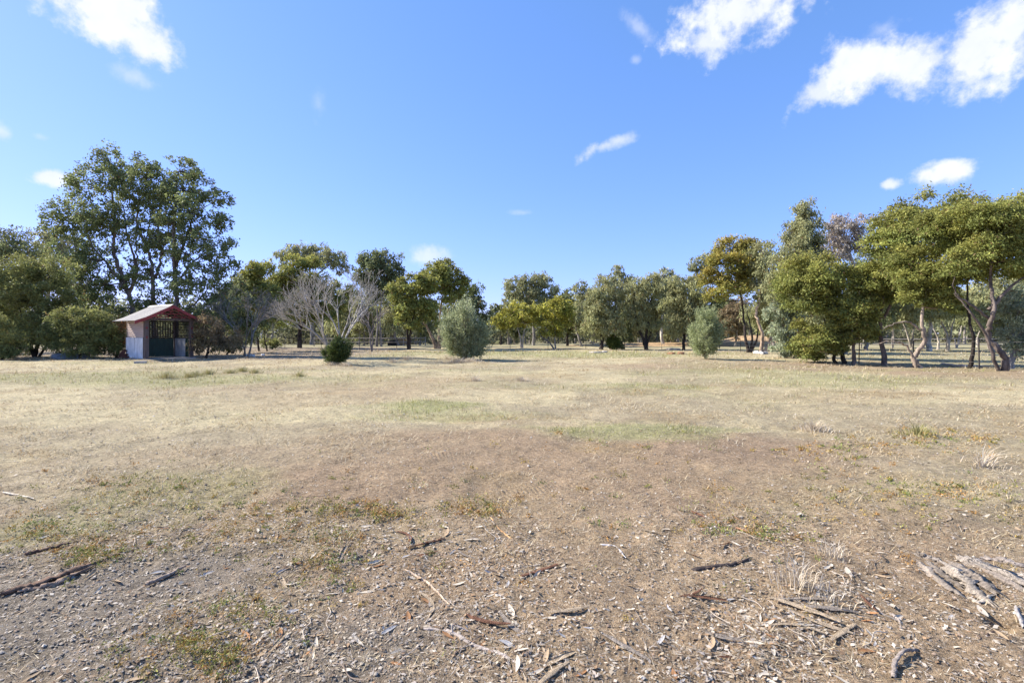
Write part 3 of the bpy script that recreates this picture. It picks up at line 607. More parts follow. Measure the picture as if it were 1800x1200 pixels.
# background gums closing the gaps in the belt
r = np.random.default_rng(311)
for (px_, Yb, top, sty_, lab) in [(392,58,510,'dark','shaded gum behind the shed\'s right-hand shrub'),(612,74,500,'grey','background gum right behind the big bare tree'),(640,70,520,'airy','background gum left of the twin-trunked blue-green gum'),(738,72,520,'grey','background gum between the two olive mallees left of centre'),
    (795,76,530,'dark','background gum hidden behind the big olive bush\'s left side'),(905,84,548,'dark','low background gum under the yellow umbrella mallee'),(1042,76,520,'grey','background gum left of the full grey-olive gum'),(1112,74,510,'airy','background gum left of the V-forked gum'),
    (1180,70,520,'grey','background gum between the V-forked gum and the dark-sided gum'),(1215,66,500,'grey','background gum behind the small olive bush\'s left side'),(1262,64,510,'dark','background gum behind the small olive bush\'s right side'),(1292,62,520,'brown','brownish background gum under the orange-tipped mallee'),
    (1362,52,480,'grey','background gum filling behind the leaning orange-white trunk'),(1432,48,450,'grey','background gum behind the stacked mallee domes'),(1522,46,440,'dark','background gum behind the small round mallee'),(1745,44,500,'grey','background gum seen through the fork of the largest mallee')]:
    bl = []; H_ = 600-top
    for q in range(6):
        f = (q+.5)/6; bl.append((px_+r.normal()*H_*.10, top+H_*(.13+.72*f), H_*r.uniform(.16, .26)*(.7+.5*math.sin(math.pi*(f*.8+.1))), H_*r.uniform(.13, .19)))
    T('gum_tree', lab, px_, Yb, bl, sty_, bark='grey', lpx=3.0, dens=.9, group='background gums in the belt')

# dark bush under the bare tree
shoots('dark_bush', 'low dark-green bush around the foot of the large leafless tree', 594, 24.6, (1.0, 1.45), (.045,.070,.018), (.12,.15,.04), 560, .12, .2, along=24, up=.6, up_=1.1)

# far wood behind everything: one mass of trunks and crowns nobody could count
r = np.random.default_rng(99); LL, LR, P, Cc, D = [], [], [], [], []
for i in range(430):
    Yb = r.uniform(80, 150); x = r.uniform(-1.25, 1.35)*Yb; z0 = gz1(x, Yb); h = r.uniform(5.5, 9.5)*(1 if abs(x+.03*Yb) > .09*Yb else .72)
    top = np.array([x+r.normal()*.6, Yb, z0+h*.75])
    LL.append(np.array([[x, Yb, z0-.1], [x+r.normal()*.25, Yb, z0+h*.35], top])); LR.append(np.array([.2, .15, .07])*r.uniform(.7, 1.5))
    n = 235; q = r.normal(size=(n, 3))*np.array([1.3, 1.3, h*.19])+np.array([top[0], Yb, z0+h*.62]); q += np.round(r.normal(size=(n, 3)))*.5; P.append(q)
    c = np.array([.20,.205,.11])*np.exp(r.normal()*.25); Cc.append(c*np.exp(r.normal(size=(n, 1))*.2)); D.append(unit(n, r)+np.array([0, 0, -.6]))
for i in range(620):   # low scrub between the trunks
    Yb = r.uniform(95, 150); x = r.uniform(-1.25, 1.35)*Yb; z0 = gz1(x, Yb)
    n = 60; q = np.abs(r.normal(size=(n, 3)))*np.array([1.3, 1, 1.7]); q[:, :2] *= np.sign(r.normal(size=(n, 2)))*1.5; P.append(q+np.array([x, Yb, z0]))
    Cc.append(np.array([.17,.165,.095])*np.exp(r.normal(size=(n, 1))*.25)); D.append(unit(n, r))
P = np.vstack(P); Vq, Fq = leaf_quads(P, np.vstack(D), .88, .45, r)
wood = empty('far_wood', (0, 0, 0)); tag(wood, 'hazy belt of distant gums along the horizon behind the paddocks', 'wood', kind='stuff')
o = put('crowns', mesh_np('far_crowns', Vq, Fq, np.repeat(np.vstack(Cc), 4, axis=0)), M['leaf'], wood); o['kind'] = 'stuff'; TRI[0] += 2*len(P)
V2, F2 = tube_np(LL, LR, 5); o = put('trunks', mesh_np('far_trunks', V2, F2), M['twig'], wood); o.color = (.26,.23,.2,1); o['kind'] = 'stuff'


# ------------------------------------------------------------------ the shed
M['post'] = mat('weathered_post', (.135,.105,.095), .85, .2, noise=[(8, .3, (1, 1, .1)), (40, .25, (1, 1, .1))])
M['board'] = mat('pink_tan_weatherboard', (.56,.43,.36), .8, .2, noise=[(4, .18, (.3, .3, 3)), (30, .15, one)])
M['sheet'] = mat('pale_sheeting', (.66,.66,.67), .6, .3, noise=[(3, .16, one), (9, .14, (1, 1, .15)), (25, .10, (1, 1, .1))])
M['roof'] = mat('faded_roof_iron', (.30,.265,.235), .6, .35, noise=[(2.5, .16, one), (18, .12, one)])
M['red'] = mat('red_paint', (.23,.030,.028), .5, .4, noise=[(7, .2, one)])
M['green'] = mat('green_iron', (.035,.075,.055), .5, .4, noise=[(6, .2, (1, 1, .2))])
M['lath'] = mat('dark_lath', (.075,.065,.05), .85, .2, noise=[(12, .3, one)])
M['concrete'] = mat('concrete', (.42,.38,.34), .9, .15, noise=[(5, .2, one), (40, .15, one)])
SW, SD_ = 2.78, 2.4
P0 = at(254, 0, 29.3); shz = gz1(P0[0], P0[1])
shed = tag(empty('garden_shed', (P0[0], P0[1], 0.02), math.atan2(.86, .51)), 'open-fronted timber shed with red-trimmed gable and grey iron roof', 'shed')
E_, RZ = 2.42, 3.28
def bx(name, m, x0, x1, y0, y1, z0, z1, parent=shed, bevel=0, kind=None):
    o = MB().box(x0, x1, y0, y1, z0, z1).build(name, M[m], parent, bevel=bevel)
    return o
bx('floor_slab', 'concrete', -.1, SW+.1, -.12, SD_+.1, -.3, .06, bevel=.01)
for x in (0, SW-.24): bx('post', 'post', x, x+.24, 0, .16, .062, E_, bevel=.008)
for x in (0, SW-.12): bx('post', 'post', x, x+.12, SD_-.12, SD_, .062, E_, bevel=.006)
bx('beam', 'post', .002, SW-.002, .02, .14, E_+.002, E_+.13)
for x in (.09, SW-.15):
    for z in (1.38, 1.95):
        o = MB().prism([(x+.03-.05, z), (x+.03, z-.09), (x+.03+.05, z), (x+.03, z+.09)], 'y', -.02, -.002).build('red_ornament', M['red'], shed)
# left wall: pale sheet below, weatherboards above
def corrugated(name, m, axis, a0, a1, at_, z0, z1, pitch=.076, amp=.009, parent=shed):
    n = int((a1-a0)/pitch*6); tt = np.linspace(a0, a1, n); off = amp*np.sin((tt-a0)/pitch*2*np.pi)
    V = []
    for t_, o_ in zip(tt, off):
        for z in (z0, z1): V.append((at_+o_, t_, z) if axis == 'y' else (t_, at_+o_, z))
    Fq = [(2*i, 2*i+2, 2*i+3, 2*i+1) for i in range(n-1)]
    return put(name, mesh_np(name, np.array(V), np.array(Fq), smooth=True), M[m], parent)
corrugated('wall_sheet', 'sheet', 'y', .17, 1.27, -.02, .08, 1.34)
corrugated('wall_sheet', 'sheet', 'y', 1.28, SD_, -.024, .09, 1.35)
bx('wall_backing', 'lath', .004, .03, .17, SD_-.125, .07, 1.33)
def weatherboard(x, sgn, y0, y1, z, h, m='board'):
    poly = [(x, z), (x+sgn*.032, z+.004), (x+sgn*.012, z+h+.02), (x, z+h+.02)]
    return MB().prism([(p[0], p[1]) for p in poly], 'y', y0, y1).build('weatherboard', M[m], shed)
for k in range(9): weatherboard(.03, -1, .165, SD_, 1.365+k*.119, .088)
bx('rail', 'post', .062, .1, .17, SD_-.13, 1.3, 1.38)
bx('wall_backing', 'post', .032, .06, .17, SD_-.125, 1.36, E_)  # dark sheet added behind the board gaps to draw their lap shadows
# back wall: dark green iron below, lattice above
corrugated('wall_sheet', 'green', 'x', .13, 1.0, SD_-.03, .08, 1.28)
corrugated('wall_sheet', 'green', 'x', 1.07, SW-.13, SD_-.034, .08, 1.28)
bx('joint_strip', 'sheet', .99, 1.06, SD_-.075, SD_-.05, .08, 1.27)
bx('rail', 'lath', .125, SW-.125, SD_-.09, SD_-.045, 1.285, 1.37)
bx('rail', 'lath', .125, SW-.125, SD_-.09, SD_-.045, E_-.08, E_)
for k in range(17): bx('lath', 'lath', .15+k*.152, .15+k*.152+.062, SD_-.052, SD_-.040, 1.372, E_-.082)
for k in range(8): bx('lath', 'lath', .13, SW-.13, SD_-.066, SD_-.054, 1.42+k*.13, 1.42+k*.13+.055)
# right wall: slats above, pale sheet and green panel below
for k in range(10):
    z = 1.40+k*.103
    MB().add([(SW-.09, .17, z), (SW-.05, .17, z+.08), (SW-.05, SD_-.13, z+.08), (SW-.09, SD_-.13, z), (SW-.078, .17, z), (SW-.038, .17, z+.08), (SW-.038, SD_-.13, z+.08), (SW-.078, SD_-.13, z)],
             [(0,1,2,3),(4,5,6,7),(0,4,5,1),(1,5,6,2),(2,6,7,3),(3,7,4,0)]).build('slat', M['lath'], shed)
bx('wall_panel', 'sheet', SW-.07, SW-.045, .95, SD_-.13, .085, 1.30)
bx('wall_panel', 'green', SW-.07, SW-.045, .36, .94, .085, 1.30)
bx('joint_strip', 'sheet', SW-.08, SW-.04, .20, .35, .085, 1.30)
bx('rail', 'lath', SW-.11, SW-.02, .17, SD_-.13, 1.302, 1.385)
# roof: two corrugated slopes, ridge cap, rafters, red barge boards, fretwork
OV, FO, BO = .60, .42, .22
xm = SW/2
def slope(sgn):
    n = int((SD_+FO+BO)/.076*5); yy = np.linspace(-FO, SD_+BO, n); off = .010*np.sin(yy/.076*2*np.pi)
    V = []
    prof = [(0, RZ), (.55, RZ-.55*.53), (1.1, RZ-1.1*.53), (1.5, RZ-1.5*.53), (1.5+.55, RZ-1.5*.53-.55*.40)]
    for y, o_ in zip(yy, off):
        for (d, z) in prof: V.append((xm+sgn*d, y, z+.10+o_))
    m = len(prof); Fq = [(i*m+j, (i+1)*m+j, (i+1)*m+j+1, i*m+j+1) for i in range(n-1) for j in range(m-1)]
    put('roof_sheet', mesh_np('roof_sheet', np.array(V), np.array(Fq), smooth=True), M['roof'], shed)
for sg in (-1, 1):
    slope(sg)
    pts = [(0, RZ+.09), (1.5, RZ-1.5*.53+.09), (2.06, RZ-1.5*.53-.56*.40+.09)]
    for yb, nm in ((-FO-.03, 'barge_board'),):
        poly = [(xm+sg*d, z) for d, z in pts]+[(xm+sg*d, z-.19) for d, z in pts[::-1]]
        poly[0] = (xm+sg*.001, poly[0][1]); poly[-1] = (xm+sg*.001, poly[-1][1])
        MB().prism(poly, 'y', yb, yb+.028).build(nm, M['red'], shed)
    for yr in (.05, .8, 1.55, SD_-.1):
        poly = [(xm+sg*.02, RZ+.07), (xm+sg*1.5, RZ-1.5*.53+.07), (xm+sg*1.5, RZ-1.5*.53-.03), (xm+sg*.02, RZ-.03)]
        MB().prism(poly, 'y', yr, yr+.045).build('rafter', M['lath'], shed)
MB().prism([(xm-.16, RZ+.045), (xm, RZ+.135), (xm+.16, RZ+.045), (xm, RZ+.155)], 'y', -FO, SD_+BO).build('ridge_cap', M['roof'], shed)
# fretwork in the gable: curved red scrolls and spindles under the barge boards
for k in range(11):
    x = -1.15+k*.23; zt = RZ-abs(x)*.53-.12; zb = E_+.14
    if zt-zb < .06: continue
    pts = []
    for q in range(7):
        f = q/6; pts.append((xm+x+.09*math.sin(f*2*math.pi)*(1 if k % 2 else -1), -FO+.04, zb+(zt-zb)*f))
    MB().tube(pts, [.018]*7, 5).build('fretwork_scroll', M['red'], shed)
for (x0, x1, f) in ((-1.2, 1.2, .08), (-.85, .85, .38), (-.5, .5, .66)):
    z = E_+.13+(RZ-E_-.2)*f; bx('fretwork_rail', 'red', xm+x0, xm+x1, -FO+.025, -FO+.055, z, z+.03)
# back gable boards
for k in range(6):
    z = E_+.02+k*.13; hw = (RZ-z)/.53-.10
    if hw > .15: bx('gable_board', 'lath', xm-hw, xm+hw, SD_-.03, SD_-.005, z, z+.07)
# things round the shed
r = np.random.default_rng(4)
def rock(name, label, x, y, sx_, sy_, sz_, colr, cat='stone', group=None, seed=0, sink=.25):
    rr = np.random.default_rng(seed)
    import bmesh
    bm = bmesh.new(); bmesh.ops.create_icosphere(bm, subdivisions=3, radius=1)
    for v in bm.verts:
        p = np.array(v.co); f = .8+.45*fbm(np.array([p[0]*1.4+p[2]+seed*3.1]), np.array([p[1]*1.4-p[2]*.7+seed]), seed, 3)[0]
        p = np.clip(p*f, -.78, .78); v.co = (p[0]*sx_*1.2, p[1]*sy_*1.2, p[2]*sz_*1.2)
    me = bpy.data.meshes.new(name); bm.to_mesh(me); bm.free()
    o = put(name, me, M['stone_obj'], None, (x, y, gz1(x, y)+sz_*(1-2*sink)*.6)); o.rotation_euler = (0, 0, rr.uniform(0, 6.28)); o.color = (*colr, 1)
    return tag(o, label, cat, group)
M['stone_obj'] = mat('rough_stone', objcol=True, rough=.9, spec=.2, noise=[(3, .25, one), (14, .3, one)], bump=(9, .7, .04, one))
blk = MB().box(-.28, .28, -.14, .14, 0, .12).build('concrete_block', M['concrete'], None, bevel=.012)
x, y = gp(247, 637); blk.location = (x, y, gz1(x, y)); blk.rotation_euler = (0, 0, .5); tag(blk, 'flat concrete block lying at the shed\'s near left corner', 'block')
pile = tag(empty('brick_pile', (at(217, 0, 30.3)[0], 30.3, gz1(at(217, 0, 30.3)[0], 30.3))), 'dark red-brown bricks stacked in steps against the shed\'s back left corner', 'brick pile')
bm_ = mat('old_brick', (.11,.045,.035), .9, .15, noise=[(10, .3, one)])
base_me = None
for lv in range(7):
    for q in range(max(1, 3-lv//2)):
        if base_me is None:
            o = MB().box(-.115, .115, -.055, .055, 0, .076).build('brick', bm_, pile, bevel=.005); base_me = o.data
        else: o = put('brick', base_me, None, pile)
        o.location = (-.22+q*.235+lv*.045, r.normal()*.02, lv*.079); o.rotation_euler = (0, 0, r.normal()*.06)
rock('boulder', 'low blue-grey boulder under the wattle bush left of the shed', *gp(125, 631), .95, .5, .28, (.21,.23,.26), seed=3)
tp = MB().box(-.45, .45, -.3, .3, 0, .35).build('blue_crate', mat('blue_plastic', (.02,.10,.55), .5, .4), None, bevel=.02); p = at(196, 592, 36); tp.location = (p[0], 36, 1.05); 
leg_ = MB()
for sx_ in (-.35, .35):
    for sy_ in (-.2, .2): leg_.box(sx_-.04, sx_+.04, sy_-.04, sy_+.04, -1.05+gz1(p[0], 36), -.003)
leg_.build('stand_leg', M['lath'], tp); tag(tp, 'small bright blue box on legs glimpsed behind the dying shrub', 'box')

# ------------------------------------------------------------------ fences
M['picket'] = mat('rusty_steel_picket', (.055,.045,.04), .7, .3)
M['wire'] = mat('fence_wire', (.20,.19,.18), .5, .5, metal=.6)
M['rail'] = mat('grey_timber_rail', (.33,.29,.25), .9, .1, noise=[(10, .25, (1, 1, .1))])
def fence(name, label, P, h, heights, post='picket', pw=.045, mesh_wire=False, rails=None):
    P = np.array(P, float); root = tag(empty(name, (P[0][0], P[0][1], gz1(*P[0]))), label, 'fence'); org = np.array([P[0][0], P[0][1], gz1(*P[0])])
    me = None
    for q in P:
        o_ = MB().box(-pw/2, pw/2, -pw*.2, pw*.2, -.2, h).box(-pw*.2, pw*.2, pw*.202, pw*.7, -.2, h-.01).build('post', M[post], root) if me is None else put('post', me, None, root)
        me = o_.data; o_.location = (q[0]-org[0], q[1]-org[1], gz1(*q)-org[2]); o_.rotation_euler = (random.gauss(0, .02), random.gauss(0, .02), 0)
    for z in heights:
        L3 = np.array([[q[0], q[1]-pw*.3, gz1(*q)+z] for q in P])-org
        V_, F_ = tube_np([L3], [np.full(len(L3), .005)], 4); put('wire', mesh_np('wire', V_, F_), M['wire'], root)
    for z in (rails or []):
        for a_, b_ in zip(P[:-1], P[1:]):
            pa = np.array([a_[0], a_[1]-pw*.8, gz1(*a_)+z])-org; pb = np.array([b_[0], b_[1]-pw*.8, gz1(*b_)+z])-org
            MB().tube([pa, pb], [.055, .055], 4).build('rail', M['rail'], root)
    return root
fence('wire_fence', 'wire fence on dark steel posts along the right row of mallees', [(20.8,14),(20.6,17.6),(20.3,21),(19.9,24),(18.8,26.2),(19.2,30),(19.6,34),(19.9,38.5),(20.1,42.5),(20.2,47),(20.3,52)], 1.35, (.3,.6,.9,1.2))
fence('wire_fence', 'long wire fence on dark steel posts across the back of the paddock', [(20.3-4.1*k, 52+(.25*(k % 2))+.05*k) for k in range(13)], 1.25, (.25,.5,.75,1.0,1.2))
fence('rail_fence', 'grey timber post-and-rail fence beyond the back fence at left', [(-27+3.0*k, 66+.2*k) for k in range(6)], 1.25, (), post='rail', pw=.14, rails=(.5, 1.05))
fence('rail_fence', 'pale rail fence in the right paddock behind the white gums', [(30+3.2*k, 56-.4*k) for k in range(10)], 1.2, (), post='rail', pw=.12, rails=(.45, 1.05))

# ------------------------------------------------------------------ far buildings and things beyond the fences
M['white'] = mat('white_paint', (.75,.75,.74), .4, .5); M['glass'] = mat('dark_glass', (.02,.025,.03), .1, .6); M['rubber'] = mat('tyre_rubber', (.02,.02,.02), .8, .2); M['steel'] = mat('galvanised_steel', (.55,.57,.59), .45, .5, noise=[(3, .1, one)])
Yc = 118; x0 = at(470, 0, Yc)[0]; cz = gz1(x0+3, Yc)
cp = tag(empty('carport', (x0, Yc, cz)), 'low metal carport with flat pale roof, far behind the left trees', 'carport')
MB().prism([(-.4, 2.5), (6.2, 2.75), (6.2, 2.9), (-.4, 2.65)], 'y', -3.2, 3).build('roof', M['steel'], cp)
for px_ in (0, 2.9, 5.7):
    for py_ in (-2.9, 2.7): MB().box(px_, px_+.12, py_, py_+.12, 0, 2.52+px_*.036).build('post', M['white'], cp)
MB().box(-.2, 6, 2.85, 2.95, 0, 2.45).build('back_wall', M['lath'], cp)
car = tag(empty('parked_car', (x0+1.9, Yc-2.2, cz), math.radians(8)), 'white utility vehicle parked under the far carport', 'car')
MB().prism([(-2.3,.45),(2.2,.45),(2.3,.7),(2.25,.98),(1.15,1.08),(.55,1.66),(-.75,1.7),(-1.0,1.1),(-2.3,1.08)], 'y', -.85, .85).build('body', M['white'], car, bevel=.05)
for ys_ in (-.862, .852):
    MB().prism([(1.0,1.12),(.5,1.58),(-.68,1.62),(-.84,1.14)], 'y', ys_, ys_+.01).build('side_window', M['glass'], car)
MB().add([(1.17,-.7,1.12),(1.17,.7,1.12),(.62,.62,1.63),(.62,-.62,1.63)], [(0,1,2,3)]).build('windscreen', M['glass'], car)
for wx in (-1.45, 1.45):
    for wy in (-.9, .68):
        n = 18; poly = [(wx+.36*math.cos(a_*2*math.pi/n), .36+.36*math.sin(a_*2*math.pi/n)) for a_ in range(n)]
        wh = MB().prism(poly, 'y', wy, wy+.22).build('wheel', M['rubber'], car)
        poly = [(wx+.2*math.cos(a_*2*math.pi/n), .36+.2*math.sin(a_*2*math.pi/n)) for a_ in range(n)]
        MB().prism(poly, 'y', wy-.01, wy+.23).build('rim', M['steel'], wh)
def far_box(name, label, px_, Yb, w, d, h, m, roof=None, cat='box'):
    x = at(px_, 0, Yb)[0]; z = gz1(x, Yb); root = tag(empty(name, (x, Yb, z)), label, cat)
    MB().box(-w/2, w/2, -d/2, d/2, 0, h).build('body', M[m], root, bevel=.03)
    MB().box(-w/2-.08, w/2+.08, -d/2-.08, d/2+.08, h+.002, h+.09).build('lid' if roof is None else 'roof', M[roof or m], root)
    return root
far_box('field_shelter', 'small green-roofed shelter behind the thick-trunked mallee', 524, 105, 3.0, 2.5, 2.1, 'lath', 'green', 'shelter')
far_box('field_shelter', 'small white shelter behind the big bare tree', 580, 100, 2.2, 2, 1.8, 'white', 'steel', 'shelter')
far_box('water_trough', 'dark grey box trough by the far rail fence', 690, 72, 1.3, .8, .6, 'rubber', None, 'trough')
M['tanbox'] = mat('tan_timber', (.45,.30,.17), .8, .2, noise=[(6, .2, one)])
far_box('feed_bin', 'tan timber bin left of the leaning-trunk mallee', 707, 74, .9, .8, .9, 'tanbox', None, 'bin')
sg = tag(empty('red_marker', (*at(595, 0, 64)[:2], gz1(at(595, 0, 64)[0], 64))), 'small red marker on a stake behind the big bare tree', 'marker')
MB().box(-.025, .025, -.025, .025, -.1, 1.35).build('stake', M['lath'], sg); MB().box(-.16, .16, -.045, -.027, 1.1, 1.62).build('plate', M['red'], sg)
PALE = (.50,.44,.36); BRN = (.30,.15,.08)
rock('stone_slab', 'long pale flat stone slab on the grass in front of the back fence', *gp(1047, 619.5), .75, .4, .09, PALE, seed=11)
rock('stone_slab', 'short pale stone beside the long flat slab', *gp(1063, 619), .28, .22, .12, PALE, seed=12)
rock('stone_slab', 'pale stones at the fence left of the small olive bush', *gp(1183, 614.5), .8, .3, .16, PALE, seed=13)
rock('clay_lump', 'left one of two orange-brown clay lumps before the small olive bush', *gp(1180, 621), .32, .25, .11, BRN, 'clay lump', seed=14)
rock('clay_lump', 'right and larger of two orange-brown clay lumps before the small olive bush', *gp(1197, 621.5), .42, .28, .15, BRN, 'clay lump', seed=15)
rock('stone', 'pale rubble lump at the foot of the thin bare tree', *gp(439, 627), .34, .26, .15, (.55,.54,.52), seed=16)
rock('stone', 'tiny white stone in the shade right of the thin bare tree', *gp(462, 625), .16, .12, .09, (.7,.7,.7), seed=17)
def log(name, label, pts, rad, colr, cat='log', n=9, bumpy=.06, mat_='wood_old', forks=(), flat=1.0, ridge=.16):
    """pts: ground pixels (px, py, lift)"""
    rr = np.random.default_rng(int(pts[0][0])); q = []
    for (a_, b_, *l) in pts:
        X, Yv = gp(a_, b_); q.append((X, Yv, gz1(X, Yv)+rad*.75+(l[0] if l else 0), rad))
    org = np.array(q[0][:3]); m = 9; cpz = curve_pts(q, m)
    cpz[:, 3] *= np.interp(np.linspace(0, 1, len(cpz)), [0, .03, .8, 1], [.55, 1, .85, .45])*(1+rr.normal(size=len(cpz))*bumpy)
    cpz[1:-1, :3] += rr.normal(size=(len(cpz)-2, 3))*rad*.16
    LL_, LR_ = [cpz[:, :3]-org], [cpz[:, 3]]
    for (f, da, ln) in forks:
        p_ = cpz[int(f*(len(cpz)-1))]; dd = cpz[-1, :3]-cpz[0, :3]; an_ = math.atan2(dd[1], dd[0])+da
        e = p_[:3]+np.array([math.cos(an_), math.sin(an_), .12])*ln
        cq = curve_pts([(*p_[:3], rad*.6), (*((p_[:3]+e)/2+rr.normal(size=3)*.02), rad*.45), (*e, rad*.25)], 4); LL_.append(cq[:, :3]-org); LR_.append(cq[:, 3])
    V_, F_ = tube_np(LL_, LR_, n); mm_n = len(cpz); ring = V_[:mm_n*n].reshape(mm_n, n, 3); ctr = (cpz[:, :3]-org)[:, None]
    keys = 1+ridge*rr.normal(size=(5, n)); tt_ = np.linspace(0, 4, mm_n); fac = np.stack([np.interp(tt_, np.arange(5), keys[:, j_]) for j_ in range(n)], 1)
    dirv = cpz[-1, :3]-cpz[0, :3]; dirv /= np.linalg.norm(dirv)+1e-9; split = rr.normal(size=n)*rad*(1.6 if flat < 1 else .5)
    off = (ring-ctr)*np.maximum(fac, .25)[..., None]; off[..., 2] *= flat; ring[:] = ctr+off
    ring[0] -= dirv*np.abs(split)[:, None]; ring[-1] += dirv*np.abs(split[::-1])[:, None]
    V_[:mm_n*n] = ring.reshape(-1, 3)
    o = put(name, mesh_np(name, V_, F_, smooth=False), M[mat_], None, org); o.color = (*colr, 1)
    return tag(o, label, cat)
log('fallen_log', 'bleached white log at the foot of the orange-white trunk', [(1326, 621), (1340, 622.5), (1348, 622)], .12, (.66,.62,.55))
log('fallen_branch', 'pale fallen branch on the litter under the right mallees', [(1655, 639), (1690, 644), (1740, 645)], .06, (.45,.40,.33))

# ------------------------------------------------------------------ ground cover and litter
r = np.random.default_rng(2024)
def field(n, y0, y1, p, wide=1.13, rr=r):
    """points in front of the camera, thinning out with distance (density ~ y^-p)"""
    uu = rr.random(n); e = 2-p
    y = y0*(y1/y0)**uu if abs(e) < 1e-6 else (y0**e+uu*(y1**e-y0**e))**(1/e)
    return rr.uniform(-wide, wide, n)*y, y
def pick(P, w): return P[rng.choice(len(P), len(w), p=None)]
# dry and green grass blades
n = 190000; x, y = field(n, 2.2, 48, 2.0)
soil, red, grey, green, och, g = masks(x, y)
tuf = fbm(x*2.2, y*2.2, 61, 3); keep = r.random(n) < np.clip((.12+2.0*sstep(.46, .62, tuf))*(1-.85*np.maximum(soil, grey))*(1-.6*red)*(.30+.7*sstep(3.5, 7, y))+.75*green+.2*och, 0, 1)
x, y, soil, green, och = x[keep], y[keep], soil[keep], green[keep], och[keep]; n = len(x); z = gfull(x, y)
a = r.uniform(0, 2*np.pi, n); lay = r.uniform(.05, .75, n)**1.2; lay = np.where(r.random(n) < green*.7, r.uniform(.5, 1.2, n), lay)
ln = (.022+.0046*y)*r.uniform(.5, 1.5, n)*(.6+1.1*sstep(.48, .68, tuf[keep])); w = .0022+.00085*y
d = np.stack([np.cos(a)*np.cos(lay), np.sin(a)*np.cos(lay), np.sin(lay)], 1); sdv = np.stack([-np.sin(a), np.cos(a), np.zeros(n)], 1)
B0 = np.stack([x, y, z+.001], 1); V = np.stack([B0-sdv*w[:, None]*.5, B0+sdv*w[:, None]*.5, B0+d*ln[:, None]], 1).reshape(-1, 3)
pal = np.array([[.60,.48,.29],[.52,.40,.23],[.68,.58,.40],[.42,.31,.17]])[r.integers(0, 4, n)]*r.uniform(.75, 1.15, (n, 1))
gm1 = (r.random(n) < green*.8)[:, None]; om = (r.random(n) < och*.5)[:, None]
pal = np.where(om, np.array([.40,.25,.09])*r.uniform(.7, 1.2, (n, 1)), pal); pal = np.where(gm1, np.array([.30,.30,.09])*r.uniform(.7, 1.3, (n, 1)), pal)
tag(put('dry_grass', mesh_np('dry_grass', V, np.arange(3*n).reshape(n, 3), np.repeat(pal, 3, axis=0)), M['grass']), 'short dry straw-coloured grass covering the paddock with green patches', 'grass', kind='stuff')
# gravel and crumbs of earth
n = 42000; x, y = field(n, 1.75, 11, 2.5)
soil, red, grey, green, och, g = masks(x, y)
keep = r.random(n) < np.clip(.34+.95*grey+.1*soil, 0, 1); x, y, grey = x[keep], y[keep], grey[keep]; n = len(x)
sz = r.lognormal(-5.35, .45, n)*(1+.15*grey); sz = np.clip(sz, .0028, .014)*(.75+.09*y)
oc = np.array([[1,0,0],[0,1,0],[-1,0,0],[0,-1,0],[0,0,.8],[0,0,-.8]], float)
Vs = oc[None]*sz[:, None, None]*r.uniform(.6, 1.25, (n, 6, 1)); an = r.uniform(0, 6.28, n)
Vx = Vs[..., 0]*np.cos(an)[:, None]-Vs[..., 1]*np.sin(an)[:, None]; Vy = Vs[..., 0]*np.sin(an)[:, None]+Vs[..., 1]*np.cos(an)[:, None]
V = np.stack([Vx+x[:, None], Vy+y[:, None], Vs[..., 2]+(gfull(x, y)+sz*.25)[:, None]], -1).reshape(-1, 3)
Fo = np.array([[0,1,4],[1,2,4],[2,3,4],[3,0,4]])
gcol = np.array([[.25,.215,.18],[.34,.29,.235],[.18,.15,.125],[.42,.35,.27]])[r.integers(0, 4, n)]; scol = np.array([[.28,.20,.14],[.36,.27,.19],[.22,.16,.115],[.50,.44,.36]])[r.integers(0, 4, n)]
gc = np.where((r.random(n) < .2+.75*grey)[:, None], gcol, scol)*r.uniform(.75, 1.2, (n, 1))
tag(put('gravel', mesh_np('gravel', V, (np.arange(n)[:, None, None]*6+Fo[None]).reshape(-1, 3), np.repeat(gc, 6, axis=0)), M['stone']), 'grey gravel and crumbled earth over the foreground', 'gravel', kind='stuff')
# chips of leaf, bark and straw
n = 46000; x, y = field(n, 1.8, 14, 2.2)
HC = [(870,1000,90,55),(1400,1090,110,70),(720,1100,160,80),(960,1130,170,70),(1290,1130,120,60),(1480,1040,150,60),(430,1120,130,70),(330,930,150,40),(1340,940,120,35),(640,940,140,40)]
hk = r.integers(0, len(HC), 13000); hp = np.array(HC, float)[hk]; hx_, hy_ = gp(hp[:, 0]+r.normal(size=13000)*hp[:, 2]*.8, np.clip(hp[:, 1]+r.normal(size=13000)*hp[:, 3]*.8, 860, 1230))
cl_ = fbm(x*1.8, y*1.8, 83, 4); keep = r.random(n) < np.clip(.16+2.4*sstep(.47, .66, cl_), 0, 1)*(1-.75*masks(x, y)[0]*sstep(3.6, 4.6, y)); x, y = np.concatenate([x[keep], hx_]), np.concatenate([y[keep], hy_]); n = len(x)
a = r.uniform(0, 6.28, n); long_ = r.random(n) < .45
ln = np.where(long_, r.uniform(.02, .08, n), r.uniform(.009, .038, n)**1.0)*(.8+.05*y); w = np.where(long_, r.uniform(.0014, .0035, n)*(.7+.14*y), ln*r.uniform(.3, .6, n))
tl = r.normal(size=n)*.22; d = np.stack([np.cos(a)*np.cos(tl), np.sin(a)*np.cos(tl), np.sin(tl)], 1); sv = np.stack([-np.sin(a), np.cos(a), r.normal(size=n)*.3], 1)
c_ = np.stack([x, y, gfull(x, y)+.004+np.abs(np.sin(tl))*ln*.5], 1)
V = np.stack([c_-d*ln[:, None]*.5, c_+sv*w[:, None]*.5, c_+d*ln[:, None]*.5, c_-sv*w[:, None]*.5], 1).reshape(-1, 3)
